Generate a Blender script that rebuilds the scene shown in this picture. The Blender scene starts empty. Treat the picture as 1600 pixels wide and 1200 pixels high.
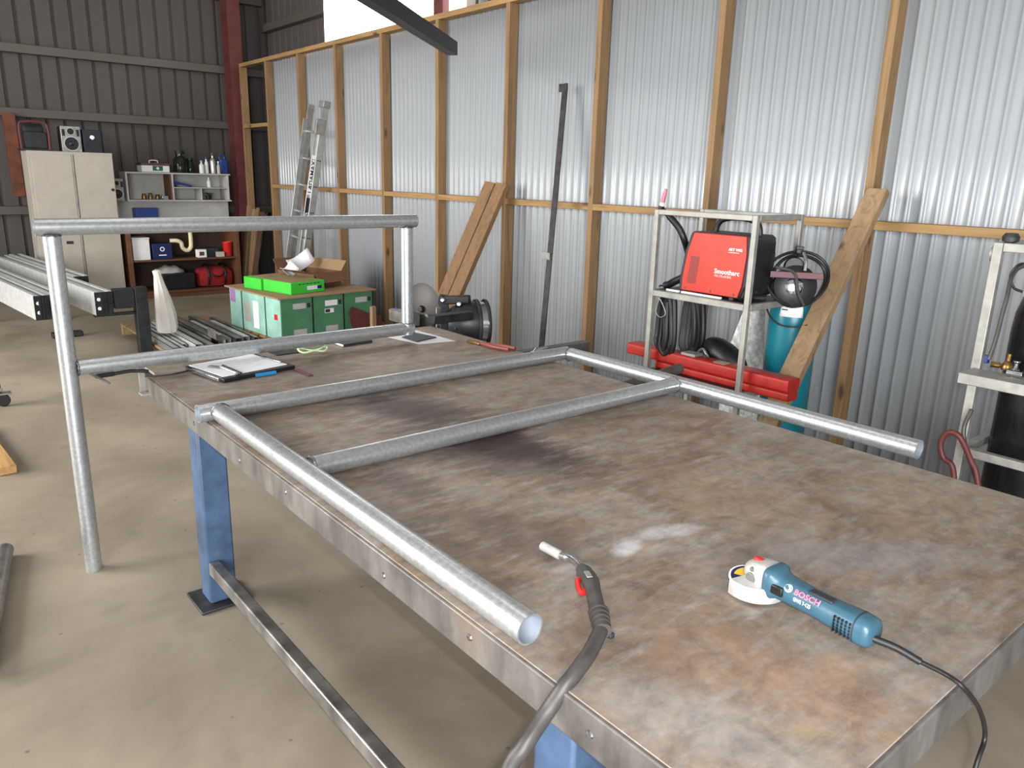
import bpy, bmesh, math, random
from math import sin, cos, pi, radians
from mathutils import Vector as V, Matrix

random.seed(7)
SC = bpy.context.scene
COL = SC.collection

# ------------------------------------------------------------------ camera
F, PITCH, ROLL, YAW, CH = 1197.0, radians(15.14), radians(1.55), radians(50.3), 1.58
_h = V((cos(YAW), sin(YAW), 0)); _z = V((0, 0, 1))
FW = _h * cos(PITCH) - _z * sin(PITCH); _u0 = _h * sin(PITCH) + _z * cos(PITCH); _r0 = FW.cross(_u0)
RT = _r0 * cos(ROLL) + _u0 * sin(ROLL); UP = -_r0 * sin(ROLL) + _u0 * cos(ROLL)
CAMP = V((0, 0, CH))
def ray(px, py): return FW * F + RT * (px - 800) - UP * (py - 600)
def onx(px, py, X): d = ray(px, py); return CAMP + d * (X / d.x)
def ony(px, py, Y): d = ray(px, py); return CAMP + d * (Y / d.y)
def onz(px, py, Z): d = ray(px, py); return CAMP + d * ((Z - CH) / d.z)

cd = bpy.data.cameras.new('camera'); cam = bpy.data.objects.new('camera', cd); COL.objects.link(cam)
cd.sensor_fit = 'HORIZONTAL'; cd.sensor_width = 36; cd.lens = F / 1600 * 36; cd.clip_start = 0.02; cd.clip_end = 100
cam.matrix_world = Matrix(((RT.x, UP.x, -FW.x, CAMP.x), (RT.y, UP.y, -FW.y, CAMP.y), (RT.z, UP.z, -FW.z, CAMP.z), (0, 0, 0, 1)))
SC.camera = cam

# ------------------------------------------------------------------ materials
def lin(c):
    return tuple(((v / 255) / 12.92 if v / 255 <= .04045 else ((v / 255 + .055) / 1.055) ** 2.4) for v in c)

class NT:
    def __init__(s, name):
        s.m = bpy.data.materials.new(name); s.m.use_nodes = True
        s.t = s.m.node_tree; s.n = s.t.nodes; s.l = s.t.links
        s.b = s.n['Principled BSDF']
        s.tc = s.n.new('ShaderNodeTexCoord')
    def vec(s, scale=(1, 1, 1), out='Object', loc=(0, 0, 0), rot=(0, 0, 0)):
        mp = s.n.new('ShaderNodeMapping'); s.l.new(s.tc.outputs[out], mp.inputs[0])
        mp.inputs['Scale'].default_value = scale; mp.inputs['Location'].default_value = loc; mp.inputs['Rotation'].default_value = rot
        return mp.outputs[0]
    def noise(s, scale, vec=None, detail=5, rough=.6, dist=0):
        t = s.n.new('ShaderNodeTexNoise'); t.inputs['Scale'].default_value = scale; t.inputs['Detail'].default_value = detail
        t.inputs['Roughness'].default_value = rough; t.inputs['Distortion'].default_value = dist
        s.l.new(vec if vec else s.tc.outputs['Object'], t.inputs['Vector']); return t.outputs['Fac']
    def ramp(s, fac, stops):
        r = s.n.new('ShaderNodeValToRGB'); s.l.new(fac, r.inputs[0]); e = r.color_ramp.elements
        while len(e) < len(stops): e.new(.5)
        for k, (p, c) in enumerate(stops):
            e[k].position = p; e[k].color = (c, c, c, 1) if isinstance(c, (int, float)) else tuple(c) + (1,)
        return r.outputs[0]
    def mix(s, fac, a, b, mode='MIX'):
        m = s.n.new('ShaderNodeMix'); m.data_type = 'RGBA'; m.blend_type = mode
        for v, i in ((fac, 0), (a, 6), (b, 7)):
            if isinstance(v, (int, float)): m.inputs[i].default_value = v
            elif isinstance(v, tuple): m.inputs[i].default_value = v + (1,)
            else: s.l.new(v, m.inputs[i])
        return m.outputs[2]
    def math(s, op, a, b=0.0, clamp=False):
        m = s.n.new('ShaderNodeMath'); m.operation = op; m.use_clamp = clamp
        for v, i in ((a, 0), (b, 1)):
            if isinstance(v, (int, float)): m.inputs[i].default_value = v
            else: s.l.new(v, m.inputs[i])
        return m.outputs[0]
    def set(s, k, v):
        if isinstance(v, (int, float)): s.b.inputs[k].default_value = v
        elif isinstance(v, tuple): s.b.inputs[k].default_value = v + (1,)
        else: s.l.new(v, s.b.inputs[k])
    def bump(s, h, strength=.3, dist=.002):
        b = s.n.new('ShaderNodeBump'); b.inputs['Strength'].default_value = strength; b.inputs['Distance'].default_value = dist
        s.l.new(h, b.inputs['Height']); s.l.new(b.outputs[0], s.b.inputs['Normal'])

def plain(name, rgb, rough=.5, metal=0, var=.12, scale=14, stretch=(1, 1, 1), bump=0, **kw):
    t = NT(name); c = lin(rgb)
    n = t.noise(scale, t.vec(stretch), 5)
    lo = tuple(max(0, v * (1 - var * 1.6)) for v in c); hi = tuple(min(1, v * (1 + var * 1.2)) for v in c)
    t.set('Base Color', t.ramp(n, [(.3, lo), (.7, hi)])); t.set('Metallic', metal)
    t.set('Roughness', t.ramp(n, [(.25, max(0, rough - .08)), (.75, min(1, rough + .08))]))
    if bump: t.bump(n, bump)
    for k, v in kw.items(): t.set(k.replace('_', ' '), v)
    return t.m

def wood(name, rgb, axis=2, knots=True, dark=.55):
    t = NT(name); c = lin(rgb)
    st = [16, 16, 16]; st[axis] = 1.0
    n1 = t.noise(1.6, t.vec(tuple(st)), 6, .62, 1.2); n2 = t.noise(1.1, t.vec(), 3)
    col = t.ramp(n1, [(.28, tuple(v * dark for v in c)), (.5, c), (.75, tuple(min(1, v * 1.25) for v in c))])
    col = t.mix(t.ramp(n2, [(.35, 0), (.7, .55)]), col, tuple(v * .62 for v in c))
    if knots:
        vo = t.n.new('ShaderNodeTexVoronoi'); vo.inputs['Scale'].default_value = 1.0
        sv = [7, 7, 7]; sv[axis] = 2.6
        t.l.new(t.vec(tuple(sv), loc=(.31, .77, .13)), vo.inputs['Vector'])
        col = t.mix(t.ramp(vo.outputs['Distance'], [(.06, .85), (.16, 0)]), col, tuple(v * .16 for v in c))
    t.set('Base Color', col); t.set('Roughness', .72); t.bump(n1, .25, .001)
    return t.m

def galv(name, rgb=(176, 180, 182), rough=.36, metal=.85, mott=.25, scale=45, stretch=(1, 1, 1)):
    t = NT(name); c = lin(rgb)
    n = t.noise(scale, t.vec(stretch), 4, .65); n2 = t.noise(6, t.vec(stretch), 4)
    col = t.ramp(n, [(.34, tuple(v * (1 - mott * 1.4) for v in c)), (.66, tuple(min(1, v * (1 + mott)) for v in c))])
    col = t.mix(t.ramp(n2, [(.4, 0), (.75, .4)]), col, tuple(v * .66 for v in c))
    t.set('Base Color', col); t.set('Metallic', metal)
    t.set('Roughness', t.ramp(n2, [(.3, rough - .04), (.7, rough + .06)])); t.bump(n, .02, .0005)
    return t.m

def glow(name, rgb, strength):
    t = NT(name); t.set('Base Color', lin(rgb)); t.set('Emission Color', lin(rgb)); t.set('Emission Strength', strength); return t.m

M = {}
M['galv'] = galv('galvanised_pipe', (190, 194, 196), .30, .75, .13, 80)
M['galv_in'] = plain('flash_bright_bore', (158, 166, 178), .5, .3)  # inside of the pipes: the flash's bluish brightness is put into this colour
M['weld'] = plain('weld_bead', (120, 120, 122), .45, .8, .4, 90, bump=.6)
M['zinc'] = galv('zinc_purlin', (206, 208, 208), .42, .4, .12, 20)
M['spangle'] = galv('spangled_sheet', (200, 204, 206), .4, .6, .3, 28)
M['alu'] = plain('aluminium', (190, 190, 188), .38, .75, .1)
M['raw'] = plain('raw_steel', (150, 148, 144), .42, .8, .25, 12)
M['blade'] = plain('dull_saw_steel', (66, 63, 61), .5, .3, .2, 12)
M['silver'] = plain('silver_painted_steel', (152, 150, 144), .5, .4, .16, 18)
M['dark'] = plain('dark_steel', (62, 62, 64), .5, .5, .3, 16)
M['darker'] = plain('near_black_steel', (40, 41, 43), .55, .3, .3, 16)
M['black'] = plain('black_plastic', (22, 22, 24), .42, 0, .2)
M['rubber'] = plain('grey_black_rubber', (66, 63, 62), .48, 0, .14, 30)
M['rubber_blk'] = plain('black_rubber', (26, 26, 27), .5, 0, .2)
M['chrome'] = plain('bright_chrome', (205, 208, 214), .16, 1, .08)
M['white'] = plain('white_plastic', (224, 224, 220), .5, 0, .05)
M['cream'] = plain('cream_paint', (168, 161, 150), .6, 0, .06, 5)
M['offwhite'] = plain('off_white_paint', (180, 178, 174), .6, 0, .08, 5)
M['paper'] = plain('paper', (236, 236, 240), .8, 0, .02)
M['red'] = plain('red_orange_paint', (180, 34, 4), .38, 0, .04)
M['redsteel'] = plain('red_painted_steel', (164, 34, 24), .42, 0, .14, 20)
M['redoxide'] = plain('red_oxide_primer', (92, 42, 40), .65, 0, .2, 8)
M['orange'] = plain('rusty_orange_paint', (100, 52, 32), .7, 0, .3, 10)
M['redplastic'] = plain('red_plastic', (200, 36, 34), .4, 0, .08)
M['redcloth'] = plain('red_cloth', (150, 30, 34), .9, 0, .25, 20)
M['bosch_red'] = plain('pinkish_red_print', (226, 110, 130), .5, 0, .05)
M['redgrip'] = plain('faded_red_grip', (136, 62, 58), .5, 0, .12)
M['midsteel'] = plain('mid_grey_steel', (98, 96, 94), .5, .4, .25, 14)
M['inky'] = plain('inky_black_vinyl', (26, 28, 40), .5, 0, .15)
M['teal'] = plain('teal_cylinder_paint', (20, 112, 128), .3, 0, .1, 6)
M['green'] = plain('lime_green_card', (62, 196, 58), .55, 0, .05)
M['brightcard'] = plain('teal_print_card', (150, 196, 182), .6, 0, .18, 4)
M['greencard'] = plain('green_print_card', (76, 128, 92), .65, 0, .12, 6)
M['kraft'] = plain('kraft_card', (152, 124, 92), .8, 0, .08, 8)
M['brown'] = plain('brown_card', (112, 78, 56), .8, 0, .1, 8)
M['blue'] = plain('blue_plastic', (38, 62, 132), .45, 0, .1)
M['bluemark'] = plain('bright_blue_plastic', (40, 128, 186), .35, 0, .05)
M['navy'] = plain('navy_plastic', (22, 34, 84), .45, 0, .15)
M['greenlbl'] = plain('green_label', (30, 96, 62), .6, 0, .05)
M['brassy'] = plain('brass', (150, 118, 70), .35, .9, .15)
M['valve'] = plain('dull_green_paint', (56, 92, 80), .5, 0, .15)
M['hose_red'] = plain('red_hose_rubber', (92, 38, 34), .5, 0, .12)
M['maroon'] = plain('maroon_paint', (98, 58, 62), .5, .1, .2)
M['yellowlbl'] = plain('yellow_print', (228, 186, 46), .5, 0, .1)
M['bosch'] = plain('blue_green_tool_plastic', (52, 88, 106), .4, 0, .07, 30)
M['toolgrey'] = plain('dark_tool_rubber', (40, 46, 52), .6, 0, .15, 40)
M['castalu'] = plain('cast_aluminium', (190, 188, 184), .42, .3, .1, 40)
M['lime'] = plain('pale_lime_plastic', (206, 232, 178), .35, 0, .04)
M['blackbox'] = plain('black_gas_cylinder_paint', (17, 17, 19), .28, 0, .2)
M['concrete_dark'] = plain('dark_board', (74, 52, 40), .75, 0, .25, 6)
M['sack'] = plain('white_woven_sack', (206, 200, 192), .85, 0, .07, 9)
M['stud'] = wood('pine_stud', (142, 112, 76))
M['pine_y'] = wood('pine_rail', (160, 126, 82), 1)
M['plank'] = wood('brown_plank', (134, 102, 70), 2, False)
M['plank2'] = wood('weathered_plank', (148, 122, 90), 2, True)
M['pallet'] = wood('pallet_wood', (190, 146, 92), 1, False)
M['shelfwood'] = wood('dark_shelf_wood', (104, 66, 42), 0, False)
M['pvc'] = plain('cream_pvc', (226, 214, 176), .4, 0, .04)
M['purple'] = plain('lilac_print', (160, 120, 176), .6, 0, .1)
M['pinkcap'] = plain('pink_ceramic', (196, 112, 128), .5, 0, .08)

def glass_mat(name, rgb, trans=.9, rough=.08):
    t = NT(name); t.set('Base Color', lin(rgb)); t.set('Transmission Weight', trans); t.set('Roughness', rough); t.set('IOR', 1.35); return t.m
M['clear'] = glass_mat('clear_lens', (250, 252, 250), 1, .02)
M['jar'] = glass_mat('green_glass', (70, 90, 70), .85, .1)

# blue leg paint with worn rusty zone
t = NT('blue_leg_paint'); n = t.noise(7, None, 6); n2 = t.noise(26, None, 5)
col = t.ramp(n, [(.3, lin((46, 62, 84))), (.62, lin((66, 90, 122)))])
col = t.mix(t.ramp(n2, [(.62, 0), (.72, .6)]), col, lin((96, 92, 90)))
t.set('Base Color', col); t.set('Roughness', .5); M['leg'] = t.m

# table edge: ground bare steel with heat marks
t = NT('ground_edge_steel'); n = t.noise(5, t.vec((2.2, 1.6, .8)), 6, .65); n2 = t.noise(2.2, None, 4)
col = t.ramp(n, [(.32, lin((84, 79, 76))), (.55, lin((118, 115, 111))), (.75, lin((144, 141, 139)))])
col = t.mix(t.ramp(n2, [(.58, 0), (.72, .5)]), col, lin((142, 106, 84)))
t.set('Base Color', col); t.set('Metallic', .45); t.set('Roughness', .46); M['edge'] = t.m

TZ = .773                              # bench top height
BX0, BX1, BY0, BY1 = .766, 2.313, .372, 3.19
BC = V(((BX0 + BX1) / 2, (BY0 + BY1) / 2, 0))

def table_mat():
    t = NT('rusty_plate_steel')
    d = t.noise(3.2, None, 5, .6)
    base = t.noise(2.3, t.vec((1, 1.5, 1), rot=(0, 0, .5)), 7, .66, .8)
    streak = t.noise(3.4, t.vec((2.2, 9, 1), rot=(0, 0, radians(-38))), 6, .7)
    fine = t.noise(55, None, 4)
    col = t.ramp(base, [(.30, lin((104, 90, 80))), (.44, lin((140, 122, 106))), (.54, lin((150, 140, 132))), (.66, lin((160, 142, 122))), (.8, lin((152, 150, 148)))])
    col = t.mix(t.ramp(streak, [(.5, 0), (.68, .55)]), col, lin((166, 166, 166)))
    col = t.mix(t.ramp(streak, [(.30, .5), (.42, 0)]), col, lin((112, 94, 82)))
    sep = t.n.new('ShaderNodeSeparateXYZ'); t.l.new(t.tc.outputs['Object'], sep.inputs[0])
    def blob(px, py, rx, ry, ang, c, amt, wob=.6):
        p = onz(px, py, TZ) - BC
        ca, sa = cos(radians(ang)), sin(radians(ang))
        X = t.math('ADD', sep.outputs[0], -p.x); Y = t.math('ADD', sep.outputs[1], -p.y)
        u = t.math('ADD', t.math('MULTIPLY', X, ca / rx), t.math('MULTIPLY', Y, sa / rx))
        v = t.math('ADD', t.math('MULTIPLY', X, -sa / ry), t.math('MULTIPLY', Y, ca / ry))
        q = t.math('SQRT', t.math('ADD', t.math('MULTIPLY', u, u), t.math('MULTIPLY', v, v)))
        q = t.math('ADD', q, t.math('MULTIPLY', t.math('ADD', streak, -.5), wob * 2.4))
        q = t.math('ADD', q, t.math('MULTIPLY', t.math('ADD', d, -.5), wob * 1.6))
        nonlocal col
        col = t.mix(t.math('MULTIPLY', t.ramp(q, [(.45, 1), (1.0, 0)]), amt), col, lin(c))
    # soot and mill scale left by welding, grey ground zones, pale spatter dust
    blob(500, 590, .40, .22, 80, (104, 92, 80), .45)
    blob(650, 640, .24, .44, 20, (92, 78, 72), .6, .4)
    blob(640, 640, .14, .30, 20, (62, 48, 46), .75)
    blob(770, 705, .24, .46, 15, (90, 76, 71), .65, .4)
    blob(770, 690, .15, .36, 15, (58, 44, 44), .8)
    blob(640, 760, .10, .20, 10, (78, 64, 62), .6)
    blob(800, 830, .14, .34, 20, (104, 92, 88), .55)
    blob(920, 640, .16, .34, 60, (124, 108, 92), .5)
    blob(1150, 780, .20, .30, 40, (154, 134, 110), .5)
    blob(1420, 780, .30, .22, 30, (156, 138, 114), .45)
    blob(1330, 870, .10, .34, 55, (150, 148, 150), .6)
    blob(1100, 1020, .16, .16, 30, (150, 126, 106), .5)
    blob(1060, 1120, .09, .26, 20, (156, 153, 151), .7)
    blob(1280, 1080, .12, .16, 20, (160, 132, 110), .5)
    blob(1045, 830, .035, .10, 75, (200, 201, 208), .75, .5)
    blob(978, 855, .06, .035, 20, (206, 207, 214), .8, .5)
    blob(900, 890, .03, .06, 60, (190, 186, 184), .6, .5)
    mid = t.noise(13, t.vec((1, 1.4, 1), rot=(0, 0, .3)), 6, .7, .5)
    col = t.mix(.45, col, t.ramp(mid, [(.28, lin((96, 86, 78))), (.5, lin((188, 186, 184))), (.72, lin((232, 226, 216)))]), 'OVERLAY')
    t.set('Base Color', t.mix(.25, col, t.ramp(fine, [(.3, lin((90, 80, 72))), (.7, lin((190, 180, 168)))]), 'OVERLAY'))
    t.set('Metallic', .15); t.set('Roughness', t.ramp(base, [(.3, .42), (.7, .62)])); t.set('Specular IOR Level', .5)
    t.bump(fine, .12, .001)
    return t.m
M['plate'] = table_mat()

def floor_mat():
    t = NT('dusty_concrete'); a = t.noise(.9, None, 7, .62, .4); b = t.noise(5, None, 6); c = t.noise(60, None, 3)
    col = t.ramp(a, [(.3, lin((122, 111, 97))), (.55, lin((152, 141, 125))), (.75, lin((164, 154, 138)))])
    col = t.mix(t.ramp(b, [(.56, 0), (.74, .35)]), col, lin((104, 96, 86)))
    vo = t.n.new('ShaderNodeTexVoronoi'); vo.inputs['Scale'].default_value = 7; t.l.new(t.tc.outputs['Object'], vo.inputs['Vector'])
    col = t.mix(t.ramp(vo.outputs['Distance'], [(.025, .6), (.06, 0)]), col, lin((70, 62, 54)))
    t.set('Base Color', col); t.set('Roughness', t.ramp(a, [(.3, .5), (.7, .7)])); t.bump(c, .1, .001)
    return t.m
M['floor'] = floor_mat()

def clad_mat(name, rgb, metal, rough, var=.1):
    t = NT(name); c = lin(rgb); n = t.noise(1.3, t.vec((1, 1, .6)), 5)
    t.set('Base Color', t.ramp(n, [(.3, tuple(v * (1 - var) for v in c)), (.7, tuple(min(1, v * (1 + var)) for v in c))]))
    t.set('Metallic', metal); t.set('Roughness', rough); return t.m
M['corr'] = clad_mat('zincalume_corrugated', (160, 164, 168), .1, .34, .04)
M['darkclad'] = clad_mat('unlit_cladding', (76, 71, 69), .1, .7)  # zincalume as if unlit: the far walls' dimness is put into the colour
M['roof'] = clad_mat('pale_bounce_roof', (140, 138, 135), .1, .7)  # unseen roof, made pale so that it bounces light down
M['girt'] = clad_mat('dull_zinc_girt', (86, 82, 76), .3, .6)
M['daylight'] = glow('daylit_skylight_sheet', (255, 252, 250), 6.0)

# ------------------------------------------------------------------ mesh helpers
def B(): return bmesh.new()
def faces(bm, vs, fs):
    v = [bm.verts.new(p) for p in vs]
    for f in fs:
        try: bm.faces.new([v[i] for i in f])
        except ValueError: pass
    return v
BOXF = [(0, 3, 2, 1), (4, 5, 6, 7), (0, 1, 5, 4), (1, 2, 6, 5), (2, 3, 7, 6), (3, 0, 4, 7)]
def box(bm, x0, x1, y0, y1, z0, z1):
    if x0 > x1: x0, x1 = x1, x0
    if y0 > y1: y0, y1 = y1, y0
    if z0 > z1: z0, z1 = z1, z0
    faces(bm, [(x0, y0, z0), (x1, y0, z0), (x1, y1, z0), (x0, y1, z0), (x0, y0, z1), (x1, y0, z1), (x1, y1, z1), (x0, y1, z1)], BOXF)
def obox(bm, c, ax, ay, az, sx, sy, sz):
    c = V(c); ax, ay, az = V(ax).normalized() * sx / 2, V(ay).normalized() * sy / 2, V(az).normalized() * sz / 2
    faces(bm, [c - ax - ay - az, c + ax - ay - az, c + ax + ay - az, c - ax + ay - az, c - ax - ay + az, c + ax - ay + az, c + ax + ay + az, c - ax + ay + az], BOXF)
def bar(bm, p0, p1, wdir, w, th):
    p0, p1 = V(p0), V(p1); d = (p1 - p0).normalized(); w_ = V(wdir); w_ = (w_ - d * w_.dot(d)).normalized(); n = d.cross(w_)
    obox(bm, (p0 + p1) / 2, w_, n, d, w, th, (p1 - p0).length)
def smooth_path(pts, k=6):
    pts = [V(p) for p in pts]; q = [pts[0] * 2 - pts[1]] + pts + [pts[-1] * 2 - pts[-2]]; out = []
    for i in range(1, len(q) - 2):
        a, b, c, d = q[i - 1], q[i], q[i + 1], q[i + 2]
        for j in range(k):
            u = j / k
            out.append(.5 * ((2 * b) + (c - a) * u + (2 * a - 5 * b + 4 * c - d) * u * u + (3 * b - a - 3 * c + d) * u ** 3))
    out.append(pts[-1]); return out
def tube(bm, pts, r, n=12, caps=True):
    pts = [V(p) for p in pts]; N = len(pts); rr = r if isinstance(r, (list, tuple)) else [r] * N
    t0 = (pts[1] - pts[0]).normalized(); ref = V((0, 0, 1)) if abs(t0.z) < .9 else V((1, 0, 0)); u = t0.cross(ref).normalized(); rings = []
    for i in range(N):
        t = (pts[min(i + 1, N - 1)] - pts[max(i - 1, 0)]).normalized()
        u = (u - t * u.dot(t)).normalized(); w = t.cross(u)
        rings.append([bm.verts.new(pts[i] + (u * cos(2 * pi * k / n) + w * sin(2 * pi * k / n)) * rr[i]) for k in range(n)])
    for a, b in zip(rings, rings[1:]):
        for k in range(n): bm.faces.new((a[k], a[(k + 1) % n], b[(k + 1) % n], b[k]))
    if caps: bm.faces.new(rings[0][::-1]); bm.faces.new(rings[-1])
def pipe(bm, p0, p1, ro=.03015, ri=.0265, n=28):
    p0, p1 = V(p0), V(p1); t = (p1 - p0).normalized(); ref = V((0, 0, 1)) if abs(t.z) < .9 else V((1, 0, 0)); u = t.cross(ref).normalized(); w = t.cross(u)
    def ring(p, r): return [bm.verts.new(p + (u * cos(2 * pi * k / n) + w * sin(2 * pi * k / n)) * r) for k in range(n)]
    a, b, c, d = ring(p0, ro), ring(p1, ro), ring(p1, ri), ring(p0, ri)
    for r0, r1 in ((a, b), (b, c), (c, d), (d, a)):
        for k in range(n):
            f = bm.faces.new((r0[k], r0[(k + 1) % n], r1[(k + 1) % n], r1[k]))
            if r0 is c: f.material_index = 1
def lathe(bm, prof, o=(0, 0, 0), axis=(0, 0, 1), n=24):
    o = V(o); t = V(axis).normalized(); ref = V((0, 0, 1)) if abs(t.z) < .9 else V((1, 0, 0)); u = t.cross(ref).normalized(); w = t.cross(u); rings = []
    for r, h in prof:
        if r < 1e-6: rings.append([bm.verts.new(o + t * h)])
        else: rings.append([bm.verts.new(o + t * h + (u * cos(2 * pi * k / n) + w * sin(2 * pi * k / n)) * r) for k in range(n)])
    for a, b in zip(rings, rings[1:]):
        for k in range(n):
            f = [a[0], b[(k + 1) % n], b[k]] if len(a) == 1 else ([a[k], a[(k + 1) % n], b[0]] if len(b) == 1 else [a[k], a[(k + 1) % n], b[(k + 1) % n], b[k]])
            bm.faces.new(f)
def prism(bm, outl, o, ax, ay, an, depth):
    o, ax, ay, an = V(o), V(ax), V(ay), V(an); n = len(outl)
    a = [bm.verts.new(o + ax * p[0] + ay * p[1]) for p in outl]; b = [bm.verts.new(o + ax * p[0] + ay * p[1] + an * depth) for p in outl]
    bm.faces.new(a[::-1]); bm.faces.new(b)
    for k in range(n): bm.faces.new((a[k], a[(k + 1) % n], b[(k + 1) % n], b[k]))
def rrect(w, h, r, k=5, cx=0, cy=0):
    out = []
    for (sx, sy, a0) in ((1, 1, 0), (-1, 1, 90), (-1, -1, 180), (1, -1, 270)):
        for j in range(k + 1):
            a = radians(a0 + 90 * j / k); out.append((cx + sx * (w / 2 - r) + r * cos(a), cy + sy * (h / 2 - r) + r * sin(a)))
    return out
WL = {}
def root_of(o):
    while o.parent: o = o.parent
    return o
def obj(name, bm, m, parent=None, base=None, smooth=True, bevel=0, ang=38):
    bmesh.ops.recalc_face_normals(bm, faces=bm.faces)
    loc = V(base) if base is not None else (WL[root_of(parent).name] if parent else V((0, 0, 0)))
    bmesh.ops.translate(bm, verts=bm.verts, vec=-loc)
    two = any(f.material_index == 1 for f in bm.faces)
    me = bpy.data.meshes.new(name); bm.to_mesh(me); bm.free()
    o = bpy.data.objects.new(name, me); COL.objects.link(o)
    me.materials.append(M[m] if isinstance(m, str) else m)
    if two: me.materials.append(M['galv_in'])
    if smooth:
        for p in me.polygons: p.use_smooth = True
        me.set_sharp_from_angle(angle=radians(ang))
    if parent: o.parent = parent
    else: o.location = loc; WL[o.name] = loc
    if bevel:
        b = o.modifiers.new('bevel', 'BEVEL'); b.width = bevel; b.segments = 2; b.limit_method = 'ANGLE'; b.angle_limit = radians(40)
    return o
def tag(o, label, cat, group=None):
    o['label'] = label; o['category'] = cat
    if group: o['group'] = group
    return o
def thing(name, label, cat, loc, group=None):
    o = bpy.data.objects.new(name, None); COL.objects.link(o); o.empty_display_size = .1
    o.location = V(loc); WL[o.name] = V(loc); return tag(o, label, cat, group)
def struct(o): o['kind'] = 'structure'; return o
def bx(name, m, parent, x0, x1, y0, y1, z0, z1, bevel=0, base=None):
    b = B(); box(b, x0, x1, y0, y1, z0, z1); return obj(name, b, m, parent, base, bevel=bevel)
def text(name, s, size, o, ax, ay, m, parent, ext=.0006, bold=0, sx=1.0):
    cu = bpy.data.curves.new(name, 'FONT'); cu.body = s; cu.size = size; cu.extrude = ext; cu.offset = bold; cu.resolution_u = 2
    tmp = bpy.data.objects.new('tmp', cu); COL.objects.link(tmp); bpy.context.view_layer.update()
    me = bpy.data.meshes.new_from_object(tmp.evaluated_get(bpy.context.evaluated_depsgraph_get()))
    bpy.data.objects.remove(tmp)
    bm = B(); bm.from_mesh(me); bpy.data.meshes.remove(me)
    ax, ay = V(ax).normalized(), V(ay).normalized(); an = ax.cross(ay); o = V(o)
    for v in bm.verts: c = v.co.copy(); v.co = o + ax * c.x * sx + ay * c.y + an * c.z
    return obj(name, bm, m, parent, smooth=False)

# ------------------------------------------------------------------ setting
b = B(); box(b, -9, 6, -6, 11.3, -.12, 0); struct(obj('floor', b, 'floor'))

def ribbed(bm, along, s0, s1, fixed, z0, z1, pitch, depth, kind='sine', sgn=1):
    prof = []
    if kind == 'sine':
        s = s0
        while s < s1:
            for ds, dv in ((0, 0), (.28, -.04), (.54, 0), (.60, .12), (.66, .55), (.72, .9), (.77, 1), (.83, 1), (.88, .9), (.94, .5)): prof.append((s + ds * pitch, fixed - sgn * depth * (dv - .5)))
            s += pitch
    else:
        s = s0
        while s < s1:
            for ds, dv in ((0, 0), (.76, 0), (.82, 1), (.94, 1)): prof.append((s + ds * pitch, fixed + sgn * depth * dv))
            s += pitch
    P = lambda s, v, z: (v, s, z) if along == 'y' else (s, v, z)
    lo = [bm.verts.new(P(s, v, z0)) for s, v in prof]; hi = [bm.verts.new(P(s, v, z1)) for s, v in prof]
    for i in range(len(prof) - 1): bm.faces.new((lo[i], lo[i + 1], hi[i + 1], hi[i]))

SX = 4.0                                # face of the timber stud wall
b = B(); ribbed(b, 'y', -1.6, 9.70, SX + .10, .0, 2.87, .0765, .014)
wall_r = struct(obj('wall_right', b, 'corr', ang=80))
sol = wall_r.modifiers.new('thick', 'SOLIDIFY'); sol.thickness = .0012
stud_y = [10.56, 9.73, 8.81, 7.90, 6.94, 5.98, 5.01, 4.02, 3.02, 2.01, 1.0, 0, -1.0]
for y in stud_y: bx('stud', 'stud', wall_r, SX, SX + .09, y - .045, y, .045, 2.86, .003)
for a, c in zip(stud_y, stud_y[1:]):
    if a == 10.56: z = 2.13
    else: z = 1.385
    bx('nogging', 'pine_y', wall_r, SX, SX + .09, c + .0005, a - .0455, z - .0225, z + .0225, .003)
bx('top_plate', 'pine_y', wall_r, SX, SX + .09, -1.6, 10.56, 2.86, 2.905, .003)
bx('bottom_plate', 'pine_y', wall_r, SX, SX + .09, -1.6, 10.56, 0, .045, .003)

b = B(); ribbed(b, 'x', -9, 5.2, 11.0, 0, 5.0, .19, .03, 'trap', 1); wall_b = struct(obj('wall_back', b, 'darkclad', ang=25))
for z in (1.04, 2.15, 2.85, 3.75): bx('girt', 'girt', wall_b, -9, 4.5, 10.9, 10.995, z - .05, z + .05, .006)
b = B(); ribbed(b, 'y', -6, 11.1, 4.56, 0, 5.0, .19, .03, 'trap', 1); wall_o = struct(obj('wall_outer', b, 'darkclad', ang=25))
for z in (.9, 1.95, 3.42, 4.3): bx('girt', 'girt', wall_o, 4.46, 4.555, -6, 10.9, z - .05, z + .05, .006)
b = B(); box(b, -9, 5.2, -6, 11.3, 5.0, 5.08); struct(obj('ceiling', b, 'roof'))
# clear wall sheeting seen over the lining wall, a mullion before its near end
b = B(); box(b, 4.44, 4.45, 6.15, 8.96, 2.95, 4.2); w1 = struct(obj('window_1', b, 'daylight'))
bx('window_mullion', 'redoxide', w1, 4.36, 4.438, 6.40, 6.55, 2.6, 4.3, .004)

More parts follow.
